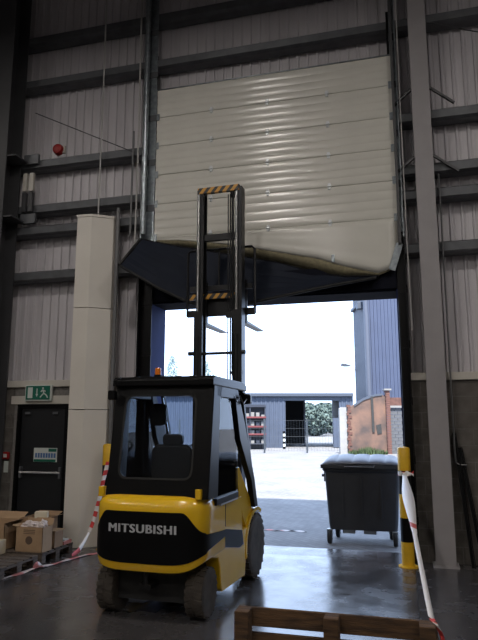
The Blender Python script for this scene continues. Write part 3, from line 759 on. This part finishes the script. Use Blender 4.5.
# lid of five rounded ribs
rws = []
for i in range(41):
    u = i/40; x = bx0-.035 + u*(bx1-bx0+.07)
    bulge = .02*abs(math.sin(u*PI*5))**.45
    edge = 1 - abs(2*u-1)**8
    r_ = []
    for j in range(11):
        v = j/10; y = by0-.045 + v*(by1-by0+.08)
        z = 1.215 + edge*(.13*(math.sin(PI*(v*.78+.02))**.6) + bulge*(1 if v > .08 else 0))
        r_.append(Vector((x, y, z)))
    rws.append(r_)
ldm = obj('lid', MB().grid(rws), 'lid', wb, smooth=True, solid=.012)
obj('lid_lip', MB().box(bx0-.04, bx1+.04, by0-.055, by0-.035, 1.165, 1.225), 'bin', ldm, bevel=.006)
obj('lid_handle', MB().tube([(-.95, by0-.05, 1.20), (-.95, by0-.085, 1.195), (-.5, by0-.085, 1.195), (-.5, by0-.05, 1.20)], .012, 6), 'bin', ldm, smooth=True)
for x, s_ in ((bx0, -1), (bx1, 1)):
    obj('trunnion', MB().cyl((x, 10.38, 1.02), (x+s_*.075, 10.38, 1.02), .024, n=12).box(min(x, x+s_*.03), max(x, x+s_*.03), 10.28, 10.48, .93, 1.12), 'bin', wb, bevel=.004)
for x, y in ((-1.23, 10.08), (-.21, 10.08), (-1.16, 10.66), (-.28, 10.66)):
    wo = obj('castor', MB().lathe([(.035, -.032), (.095, -.034), (.11, -.02), (.11, .02), (.095, .034), (.035, .032)], (x, y, .098), 'x', 22), 'black_matte', wb, smooth=True)
    obj('castor_fork', MB().box(x-.044, x-.037, y-.035, y+.035, .08, .215).box(x+.037, x+.044, y-.035, y+.035, .08, .215).box(x-.04, x+.04, y-.05, y+.05, .20, .215), 'pedal', wo)
for x in (-.93, -.60):
    obj('pocket_plate', MB().box(x-.10, x+.10, 10.12, 10.30, .145, .21), 'pedal', wb, bevel=.01)

# ------------------------------------------------------------------ bollards
def bollard(x, y, label):
    t = thing('bollard', (x, y, 0), label, 'bollard', 'striped bollards beside the doorway')
    for k in range(5):
        m = 'saf_yellow' if k % 2 == 0 else 'black'
        z0, z1 = .012 + k*.309, .012 + (k+1)*.309
        pr = [(.0835, z0), (.0835, z1)] if k < 4 else [(.0835, z0), (.0835, z1-.02), (.07, z1), (.001, z1+.012)]
        obj('paint_band', MB().lathe(pr, (x, y, 0), 'z', 24), m, t, smooth=True)
    obj('base_flange', MB().cyl((x, y, 0), (x, y, .014), .13, n=24), 'saf_yellow', t)
    return t
bollard(-.03, 8.72, 'yellow and black bollard right of the doorway with tape tied on')
bollard(-4.455, 8.66, 'yellow and black bollard behind the left side of the forklift')

# ------------------------------------------------------------------ barrier tapes
def ribbon(pts, wdt, twist, n=60):
    """flat tape swept along a polyline, with a width direction turned by twist(t)"""
    P = [Vector(p) for p in pts]; rws = []
    L_ = [0]
    for a, b in zip(P, P[1:]): L_.append(L_[-1] + (b-a).length)
    for i in range(n+1):
        d = L_[-1]*i/n; k = max(j for j in range(len(P)-1) if L_[j] <= d + 1e-9)
        t = (d - L_[k])/(L_[k+1]-L_[k]); c = P[k].lerp(P[k+1], t)
        ax = (P[k+1]-P[k]).normalized(); u = Vector((0, 0, 1)) if abs(ax.z) < .9 else Vector((0, 1, 0))
        a = ax.cross(u).normalized(); b = a.cross(ax); an = twist(i/n); wd = wdt(i/n) if callable(wdt) else wdt
        off = (a*math.cos(an) + b*math.sin(an))*wd/2
        rws.append([c - off, c, c + off])
    return MB().grid(rws)
def sagline(a, b, sag, n=14):
    a, b = Vector(a), Vector(b); return [a.lerp(b, i/n) + Vector((0, 0, -4*sag*(i/n)*(1-i/n))) for i in range(n+1)]
t = thing('barrier_tape', (.05, 6.2, 0), 'white barrier tape stretched from right bollard to upright pallet', 'tape')
obj('tape_run', ribbon(sagline((-.03, 8.63, 1.20), (.10, 3.80, .80), .05), lambda s: .05 + .085*math.sin(PI*min(1, s*1.5+.08))**2*(s < .62) if s < .58 else .045, lambda s: R(8) + .5*s), 'tape_white', t, smooth=True, solid=.0015)
obj('knot', MB().lathe([(.0865, 1.18), (.0875, 1.20), (.0865, 1.235)], (-.03, 8.72, 0), 'z', 20), 'tape', t, smooth=True)
mb = MB(); mb.grid([[Vector((-.09+.03*k, 8.625-.02*math.sin(k*1.3), 1.24+.02*math.cos(k*2))), Vector((-.09+.03*k, 8.62, 1.19+.02*math.sin(k*1.7)))] for k in range(7)]); obj('tape_end', mb, 'tape', t, solid=.0015)
mb = ribbon([(.10, 3.80, .80), (.12, 3.70, .80), (.15, 3.70, .74), (.155, 3.71, .66)], .03, lambda s: 1.2*s, 20); obj('tape_tail', mb, 'tape', t, solid=.0015)

t = thing('barrier_tape', (-4.45, 8.2, 0), 'red and white barrier tape hanging from left bollard and trailing over the floor', 'tape')
obj('tape_drop', ribbon([(-4.40, 8.56, 1.30), (-4.45, 8.53, 1.05), (-4.50, 8.50, .72), (-4.57, 8.46, .40), (-4.60, 8.42, .28)], lambda s: .062, lambda s: R(20) + .5*math.sin(s*5)), 'tape', t, smooth=True, solid=.0015)
obj('tape_fall', ribbon([(-4.60, 8.42, .28), (-4.62, 8.33, .17), (-4.64, 8.22, .07), (-4.67, 8.08, .008)], lambda s: .03 + .045*s, lambda s: 1.2*s + .5, 30), 'tape_white', t, smooth=True, solid=.0015)
mb = MB()
fp = [(-4.40, 8.42, .006), (-4.52, 8.22, .008), (-4.60, 7.9, .012), (-4.66, 7.6, .008), (-4.73, 7.25, .03), (-4.78, 7.05, .008), (-4.86, 6.7, .007), (-5.0, 6.2, .007), (-5.15, 5.7, .007)]
obj('tape_trail', ribbon(fp, .075, lambda s: .12*math.sin(s*40), 70), 'tape_floor', t, smooth=True, solid=.0015)
obj('loop_knot', ribbon([(-4.70, 7.40, .01), (-4.71, 7.36, .06), (-4.72, 7.29, .07), (-4.74, 7.24, .02)], .06, lambda s: s*2, 16), 'tape_floor', t, smooth=True, solid=.0015)
t = tag(obj('tape_scrap', ribbon([(-2.62, 11.0, -.004), (-2.3, 10.95, .0), (-2.0, 11.02, -.006), (-1.75, 10.97, -.004)], .05, lambda s: .3*math.sin(s*20), 30), M['tape_floor'], solid=.0015), 'scrap of faded red tape lying on the yard outside', 'tape')

# ------------------------------------------------------------------ pallets
def pallet(label, mtx, m, base, L_=1.2, W_=.8, decks=5, blocks=True, skip_bottom=()):
    t = thing('pallet', base, label, 'pallet')
    rnd = random.Random(len(label))
    def pc(nm, *b): obj(nm, MB().box(*b).xf(mtx), m, t, bevel=.004, seg=1)
    bw = W_/decks*.80 if decks > 5 else W_/decks - .03
    for k in range(decks):
        y = k*(W_-bw)/(decks-1)
        pc('deck_board', -.004+rnd.uniform(-.004, .004), L_+rnd.uniform(-.006, .006), y, y+bw, .122, .144)
    for x in (0, L_/2-.05, L_-.1):
        if blocks:
            pc('stringer_board', x, x+.1, 0, W_, .10, .122)
            for y in (0, W_/2-.05, W_-.1): pc('block', x, x+.1, y, y+.1, .022, .10)
        else:
            pc('stringer', x, x+.085, 0, W_, .022, .122)
    for j, y in enumerate((0, W_/2-.05, W_-.1)):
        if j not in skip_bottom: pc('bottom_board', 0, L_, y, y+.1, 0, .022)
    return t
# upright pallet in front: local x -> X, local y -> Z, deck on the far side
U = Matrix(((1, 0, 0, -1.02), (0, .0, 1, 3.62), (0, 1, 0, 0), (0, 0, 0, 1)))
pallet('dark wooden pallet standing upright on its edge in the foreground', U, 'wood', (-.44, 3.7, 0), 1.15, .80, 6, False, (1, 2))
# two pallets on the floor by the fire exit
pallet('dusty wooden pallet on the floor nearest the camera at left', Matrix.Translation((-6.02, 6.66, 0)), 'wood2', (-5.42, 7.06, 0))
pallet('dusty wooden pallet on the floor beside the white cover', Matrix.Translation((-6.02, 7.55, 0)), 'wood2', (-5.42, 7.95, 0))

# ------------------------------------------------------------------ cartons on the pallets
def carton(name, x0, x1, y0, y1, z0, h, label, flaps, m='card'):
    t = thing(name, ((x0+x1)/2, (y0+y1)/2, z0), label, 'box')
    th = .006
    obj('side', MB().box(x0, x1, y0, y0+th, z0, z0+h), m, t); obj('side', MB().box(x0, x1, y1-th, y1, z0, z0+h), m, t)
    obj('side', MB().box(x0, x0+th, y0, y1, z0, z0+h), m, t); obj('side', MB().box(x1-th, x1, y0, y1, z0, z0+h), m, t)
    obj('bottom', MB().box(x0, x1, y0, y1, z0, z0+th), m, t)
    fw = (y1-y0)/2
    for kind, ang in flaps:
        a = R(ang); s, c = math.sin(a)*fw*.8, math.cos(a)*fw*.8
        q = {'front': [(x0, y0, z0+h), (x1, y0, z0+h), (x1, y0-c, z0+h+s), (x0, y0-c, z0+h+s)],
             'back': [(x0, y1, z0+h), (x1, y1, z0+h), (x1, y1+c, z0+h+s), (x0, y1+c, z0+h+s)],
             'left': [(x0, y0, z0+h), (x0, y1, z0+h), (x0-c*.7, y1, z0+h+s), (x0-c*.7, y0, z0+h+s)],
             'right': [(x1, y0, z0+h), (x1, y1, z0+h), (x1+c*.7, y1, z0+h+s), (x1+c*.7, y0, z0+h+s)]}[kind]
        obj('flap', MB().add(q, [(0, 1, 2, 3)]), m, t, solid=.005)
    return t
c1 = carton('carton', -5.25, -4.83, 7.56, 7.80, .144, .33, 'open brown cardboard box with printed mark at the pallet edge', (('left', 10), ('back', 65)))
obj('print_mark', MB().cyl((-5.04, 7.5585, .30), (-5.04, 7.5605, .30), .055, n=16), 'print', c1)
for k in range(3): obj('print_mark', MB().box(-5.13, -4.95, 7.5585, 7.5605, .385+k*.022, .393+k*.022), 'print', c1)
carton('carton', -5.75, -5.31, 7.16, 7.44, .144, .18, 'pale low cardboard tray at the left on the near pallet', (), 'paper')
c2 = carton('carton', -5.98, -5.45, 7.58, 7.98, .144, .36, 'large brown cardboard box with raised flap left of the printed box', (('back', 30), ('right', 12)))
carton('carton', -5.40, -5.0, 7.84, 8.2, .144, .40, 'brown cardboard box with open flap behind the printed box', (('back', 15), ('right', 10)), 'card_dark')
c4 = carton('carton', -4.97, -4.84, 7.88, 8.10, .144, .22, 'small brown carton beside the far pallet edge', (), 'card_dark')
obj('lid', MB().box(-4.985, -4.825, 7.865, 8.115, .364, .38), 'card', c4)
def crumple(name, c, rx, ry, rz, m, label, cat, seed):
    mb = MB(); rws = []
    for i in range(13):
        v = PI*i/12; r_ = []
        for j in range(17):
            u = 2*PI*j/16; d = Vector((math.sin(v)*math.cos(u), math.sin(v)*math.sin(u), math.cos(v)))
            k = 1 + .55*noise.noise(d*2.4 + Vector((seed, 0, 0))) + .25*noise.noise(d*6 + Vector((0, seed, 0)))
            r_.append(Vector((c[0]+d.x*rx*k, c[1]+d.y*ry*k, max(c[2]+d.z*rz*k, c[2]-rz*.5))))
        rws.append(r_)
    return tag(obj(name, mb.grid(rws), m), label, cat)
crumple('plastic_wrap', (-5.10, 7.68, .47), .14, .09, .06, 'poly', 'crumpled pale plastic wrap filling the printed box', 'wrap', 3)
crumple('plastic_wrap', (-4.91, 7.68, .48), .06, .07, .07, 'poly', 'small crumpled wrap at the right corner of the printed box', 'wrap', 9)
tag(obj('cream_packet', MB().box(-.09, .09, -.05, .05, 0, .09).xf(Matrix.Translation((-5.08, 7.9, .546)) @ Matrix.Rotation(R(20), 4, 'Z') @ Matrix.Rotation(R(0), 4, 'Y')), 'paper', bevel=.01), 'small cream packet on top of the open boxes', 'packet')
tag(obj('leaflet_stack', MB().box(-4.98, -4.83, 8.12, 8.33, .144, .19), 'pink', bevel=.004), 'flat reddish leaflet stack on the far pallet', 'leaflets')
tag(obj('white_sheet', MB().box(-4.97, -4.85, 8.14, 8.28, .19, .215), 'swhite', bevel=.004), 'small white pack lying on the reddish leaflets', 'packet')

# ------------------------------------------------------------------ the yard beyond: helpers in a frame turned with the far buildings
A = R(15.2)
EX = Vector((math.cos(A), math.sin(A), 0)); EY = Vector((-math.sin(A), math.cos(A), 0))
def far(mb):                       # local (lateral, depth, z) -> world
    mb.v = [EX*p.x + EY*p.y + Vector((0, 0, p.z)) for p in mb.v]; return mb
def fobj(name, mb, m, parent=None, **k): return obj(name, far(mb), m, parent, **k)
def fthing(name, loc, label, cat, group=None):
    p = EX*loc[0] + EY*loc[1]; return thing(name, (p.x, p.y, 0), label, cat, group)
def lat(px, d): return (px-239)/600*d
G = -.012
def ribbed(x0, x1, y, z0, z1, pitch, dep=.04):
    prof = []; x = x0
    while x < x1:
        prof += [(x, y), (min(x+pitch*.5, x1), y), (min(x+pitch*.6, x1), y-dep), (min(x+pitch*.9, x1), y-dep)]; x += pitch
    prof.append((x1, y)); mb = MB(); mb.grid([[(a, b, z0) for a, b in prof], [(a, b, z1) for a, b in prof]]); return mb
D = 46.0
sh = fthing('storage_shed', (2, D+5, 0), 'long blue grey clad shed with an open doorway across the yard', 'shed')
SX0, SX1 = lat(60, D), lat(352, D)
oa, ob = lat(285, D), lat(338, D); rtop = 3.95
fobj('wall_cladding', ribbed(SX0, oa, D, G, rtop-.12, .33), 'shed', sh, recalc=False)
fobj('wall_cladding', ribbed(ob, SX1, D, G, rtop-.12, .33), 'shed', sh, recalc=False)
fobj('wall_backing', MB().box(SX0, oa, D+.02, D+.2, G, rtop-.1), 'shed_dark', sh)
fobj('wall_backing', MB().box(ob, SX1, D+.02, D+.2, G, rtop-.1), 'shed_dark', sh)
fobj('lintel', MB().box(oa-.1, ob+.1, D-.05, D+.2, 3.50, rtop-.1), 'shed_roof', sh)
fobj('roof', MB().box(SX0-.3, SX1, D-.25, D+9, rtop-.12, rtop+.12), 'shed_roof', sh)
d2 = D+9
fobj('rear_wall', MB().box(SX0, lat(303.5, d2), d2-.2, d2, G, rtop-.12), 'shed_dark', sh)
fobj('rear_wall', MB().box(lat(331, d2), SX1, d2-.2, d2, G, rtop-.12), 'shed', sh)
fobj('end_wall', MB().box(SX0, SX0+.2, D+.2, d2-.2, G, rtop-.12), 'shed_dark', sh); fobj('end_wall', MB().box(SX1-.2, SX1, D+.2, d2-.2, G, rtop-.12), 'shed_dark', sh)
fobj('side_door', MB().box(lat(331.5, D), ob, D-.1, D-.04, G+.05, 2.2), 'shed', sh)
dd = fobj('door_post', MB().box(lat(303, D+3), lat(304.6, D+3), D+3, D+3.2, G, 3.6), 'shed_roof', sh)
# storage rack with red beams and goods
D3 = 43.5
rk = fthing('storage_rack', (lat(256, D3), D3, 0), 'open storage rack with red shelf beams against the shed', 'rack')
rx0, rx1 = lat(233, D3), lat(265.5, D3)
for x in (rx0, (rx0+rx1)/2, rx1-.1):
    for y in (D3-.35, D3+.35): fobj('upright', MB().box(x, x+.09, y, y+.09, G, 3.1), 'rack_dark', rk)
fobj('back_panel', MB().box(rx0, rx1, D3+.46, D3+.5, G, 3.15), 'rack_dark', rk)
for k, z in enumerate((.35, 1.02, 1.55, 2.2, 2.95)):
    fobj('shelf', MB().box(rx0, rx1, D3-.4, D3+.44, z, z+.06), 'rack_dark', rk)
    if k in (1, 2, 3): fobj('shelf_beam', MB().box(rx0, rx1, D3-.46, D3-.4, z-.03, z+.09), 'rack_red', rk)
for k, z in enumerate((.41, 1.08, 1.61, 2.26)):
    for j in range(6):
        x = rx0 + .15 + j*.37; hh = random.uniform(.12, .34)
        if x + .3 < rx1 and x > lat(243, D3):
            tag(fobj('stored_tub', MB().prism(rrect(x+.14, D3-.12, .13, .13, .04, 3), 2, z, z+hh), 'goods' if k == 3 or j % 2 else 'rack_dark', bevel=.01),
                '%s tub from the right on the %s shelf of the red beamed rack' % (('last', 'fifth', 'fourth', 'third', 'second', 'first')[j], ('lowest', 'second', 'third', 'top')[k]), 'tub', 'tubs on the storage rack, shelf %s' % ('one', 'two', 'three', 'four')[k])
# hazard post
D4 = 44.0; hx = lat(283.3, D4)
hp = fthing('marker_post', (hx, D4, 0), 'black and white banded marker post by the shed opening', 'post')
for k in range(7):
    p = EX*hx + EY*D4
    obj('band', MB().cyl((p.x, p.y, G+.18*k), (p.x, p.y, G+.18*(k+1)), .09, n=12), 'swhite' if k % 2 else 'black', hp)
# wire fence
D5 = 38.5
fn = fthing('wire_fence', (2, D5, 0), 'grey post and wire fence across the far side of the yard', 'fence')
fx = lat(264, D5)-2.68*3
while fx < lat(372, D5):
    fobj('post', MB().cyl((fx, D5, G), (fx, D5, 2.1), .055, n=8), 'fence', fn); fx += 2.68
for z in (.12, .55, 1.0, 1.5, 2.0):
    fobj('wire', MB().tube([(lat(264, D5)-2.68*3, D5-.05, z), (lat(374, D5), D5-.05, z)], .004, 4), 'fence', fn)
mb = MB()
x = lat(264, D5)-2.68*3
while x < lat(374, D5): mb.box(x-.004, x+.004, D5-.05, D5-.042, .1, 2.0); x += .18
fobj('wire_mesh', mb, 'fence', fn)['kind'] = 'stuff'
# ruined gable
D6 = 37.2
ru = fthing('ruined_gable', (lat(366, D6), D6, 0), 'crumbling orange rendered gable wall with brick pier beyond the bin', 'ruin')
def PZ(px, py, d): return (lat(px, d), 1.9 + (422.0-py)/600*d)
gp = [PZ(346, 455, D6), PZ(346.5, 440, D6), PZ(347.5, 425, D6), PZ(346.5, 413, D6), PZ(348, 408, D6), PZ(353, 405, D6), PZ(358, 401.5, D6), PZ(363, 398.5, D6), PZ(368, 397, D6), PZ(374, 395, D6), PZ(380, 394.5, D6), PZ(384, 397, D6), PZ(384.5, 455, D6)]
fobj('gable_wall', MB().prism(gp, 1, D6, D6+.3), 'render', ru)
fobj('white_end_wall', MB().prism([PZ(338.5, 455, D6), PZ(338.5, 409, D6), PZ(341, 407.5, D6), PZ(347.5, 407.5, D6), PZ(347.5, 455, D6)], 1, D6+.1, D6+.5), 'whitewash', ru)
fobj('dark_flue', MB().prism([PZ(369.5, 397, D6), PZ(371.8, 397, D6), PZ(372.3, 432, D6), PZ(370, 432, D6)], 1, D6-.06, D6+.02), 'black_matte', ru)
fobj('niche', MB().prism([PZ(374, 425, D6), PZ(379, 424, D6), PZ(379.5, 433, D6), PZ(375, 434, D6)], 1, D6-.03, D6+.02), 'black_matte', ru)
fobj('roof_scar', MB().prism([PZ(353, 404.5, D6), PZ(362, 398.5, D6), PZ(374, 394.8, D6), PZ(381, 394, D6), PZ(381, 396, D6), PZ(374, 396.8, D6), PZ(362, 401, D6), PZ(353, 407, D6)], 1, D6-.05, D6+.02), 'shed_roof', ru)
for k in range(18):
    z = G + k*.165; q_ = PZ(346, 422, D6)[0] + .04*math.sin(k*2.1)
    fobj('brick', MB().box(q_, q_ + (.24 if k % 2 else .14), D6-.04, D6+.1, z, z+.15), 'brick_red', ru)
pc0, pc1 = lat(384, D6), lat(388.5, D6); zt = PZ(0, 391, D6)[1]
nb = 34
for k in range(nb):
    z = G + k*(zt/nb)
    fobj('brick', MB().box(pc0 + (0 if k % 2 else .02), pc1 - (.02 if k % 2 else 0), D6-.12, D6+.2, z, z + zt/nb - .012), 'brick_red', ru)
fobj('pier_cap', MB().box(pc0-.08, pc1+.08, D6-.2, D6+.28, zt, zt+.1), 'goods', ru)
fobj('brick_band', MB().box(pc1, lat(412, D6), D6+.05, D6+.35, PZ(0, 406, D6)[1], PZ(0, 398, D6)[1]), 'brick_red', ru)
fobj('coping', MB().box(pc1, lat(412, D6), D6-.05, D6+.4, PZ(0, 408, D6)[1], PZ(0, 406, D6)[1]), 'goods', ru)
zc = PZ(0, 408, D6)[1]
for k in range(14):
    z0 = G + k*zc/14
    for j in range(4):
        x0 = pc1 + .02 + j*.45 - (.2 if k % 2 else 0); xa, xb = max(pc1+.01, x0), min(x0+.435, lat(412, D6))
        if xb-xa > .05: fobj('block', MB().box(xa, xb, D6+.06, D6+.3, z0, z0+zc/14-.015), 'greyblock', ru)
mb = MB(); rnd = random.Random(4)
for k in range(700):
    x = rnd.uniform(lat(346, D6), lat(382, D6)); y = D6 - rnd.uniform(.08, .7); h_ = rnd.uniform(.15, .55)*(1 - .6*abs((x-lat(364, D6))/1.3)); a = rnd.uniform(0, PI); dx, dy = .035*math.cos(a), .035*math.sin(a)
    lx, ly = rnd.uniform(-.12, .12), rnd.uniform(-.12, .12)
    mb.add([(x-dx, y-dy, G), (x+dx, y+dy, G), (x+lx, y+ly, G+max(.1, h_))], [(0, 1, 2)])
wd = fobj('weeds', mb, 'weeds', recalc=False); wd['kind'] = 'stuff'; wd['label'] = 'green weeds growing at the foot of the ruined gable'; wd['category'] = 'weeds'
# tall blue building
D7 = 50.0; TZ = 14.5
tb = fthing('tall_building', (lat(400, D7), D7+3, 0), 'tall blue ribbed metal building rising behind the ruined gable', 'building')
tx0 = lat(366.5, D7)
fobj('wall_cladding', ribbed(tx0, lat(470, D7), D7, G, TZ, .30, .06), 'tower', tb, recalc=False)
sc_ = ribbed(0, 4.8, 0, G, TZ, .30, .03); sc_.v = [Vector((tx0+p.y, D7+p.x, p.z)) for p in sc_.v]
fobj('side_cladding', sc_, 'tower2', tb, recalc=False)
fobj('core', MB().box(tx0+.03, lat(470, D7), D7+.03, D7+4.8, G, TZ), 'tower2', tb)
fobj('downpipe', MB().tube([(lat(367.5, D7), D7-.26, G), (lat(367.5, D7), D7-.26, 10.6), (lat(367.2, D7), D7-.22, 11.2), (lat(367.2, D7), D7-.22, TZ)], .2, 10), 'pipe', tb, smooth=True)
fobj('gutter_box', MB().box(tx0-.45, tx0-.04, D7+.6, D7+1.3, 11.5, 12.1), 'shed_roof', tb, bevel=.03)
fobj('gutter', MB().box(tx0-.3, tx0-.04, D7+1.3, D7+4.7, 11.9, 12.15), 'shed_roof', tb)
lx = tx0 - .95; ly = D7 + 4.0
fl_ = fobj('flood_lamp', MB().prism([(lx-.55, 6.95), (lx-.4, 7.12), (lx-.05, 7.06), (lx+.4, 6.92), (lx+.35, 6.84), (lx-.2, 6.82)], 1, ly-.2, ly+.2), 'shed_roof', tb, bevel=.02)
fobj('lamp_arm', MB().tube([(lx+.3, ly, 6.9), (lx+.6, ly, 6.7), (lx+.95, ly, 6.3)], .03, 6), 'goods', fl_)

# trees: poplars on the skyline and a wood seen through the shed
def tree(px, d, base_w, h, label, kind, seed, group=None):
    rnd = random.Random(seed); cx = lat(px, d)
    t = fthing('tree', (cx, d, 0), label, 'tree', group)
    fobj('trunk', MB().cyl((cx, d, G), (cx, d, h*.6), base_w*.05+.08, base_w*.02+.03, n=8), 'bark', t)
    mb = MB(); n_ = 2600
    for i in range(n_):
        v = rnd.random(); a = rnd.uniform(0, 2*PI)
        if kind == 'poplar': rr = base_w*(math.sin(PI*min(1, v*.95+.03))**.6)*(1-.2*v); z = h*(.12 + .88*v)
        else: rr = base_w*math.sqrt(max(0, 1-(2*v-1)**2)); z = h*(.02 + .98*v)
        lump = .75 + .5*noise.noise(Vector((math.cos(a)*1.6, math.sin(a)*1.6, z*.5 + seed)))
        q = rr*lump*math.sqrt(rnd.random()); p = Vector((cx + q*math.cos(a), d + q*math.sin(a), z))
        s_ = base_w*rnd.uniform(.05, .11)
        u = Vector((rnd.gauss(0, 1), rnd.gauss(0, 1), rnd.gauss(0, 1))).normalized(); vv = u.cross(Vector((rnd.gauss(0, 1), rnd.gauss(0, 1), rnd.gauss(0, 1)))).normalized()
        mb.add([p-u*s_, p+vv*s_*.6, p+u*s_, p-vv*s_*.6], [(0, 1, 2, 3)])
    c = fobj('crown', mb, 'leaf_haze' if kind == 'poplar' else 'leaf', t, recalc=False)
    return t
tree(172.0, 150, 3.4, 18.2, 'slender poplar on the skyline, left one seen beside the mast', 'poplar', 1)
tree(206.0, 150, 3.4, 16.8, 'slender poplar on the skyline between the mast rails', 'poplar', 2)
order = ('first', 'second', 'third', 'fourth', 'fifth', 'sixth')
for k, (px, d) in enumerate(((297, 92), (306, 108), (313, 84), (321, 100), (328, 116), (337, 90))):
    tree(px, d, 3.3, 1.9 + (422-random.Random(k).uniform(403, 407))/600*d, order[k] + ' bushy tree from the left in the thicket beyond the shed', 'bush', 10+k, 'thicket seen through the shed')
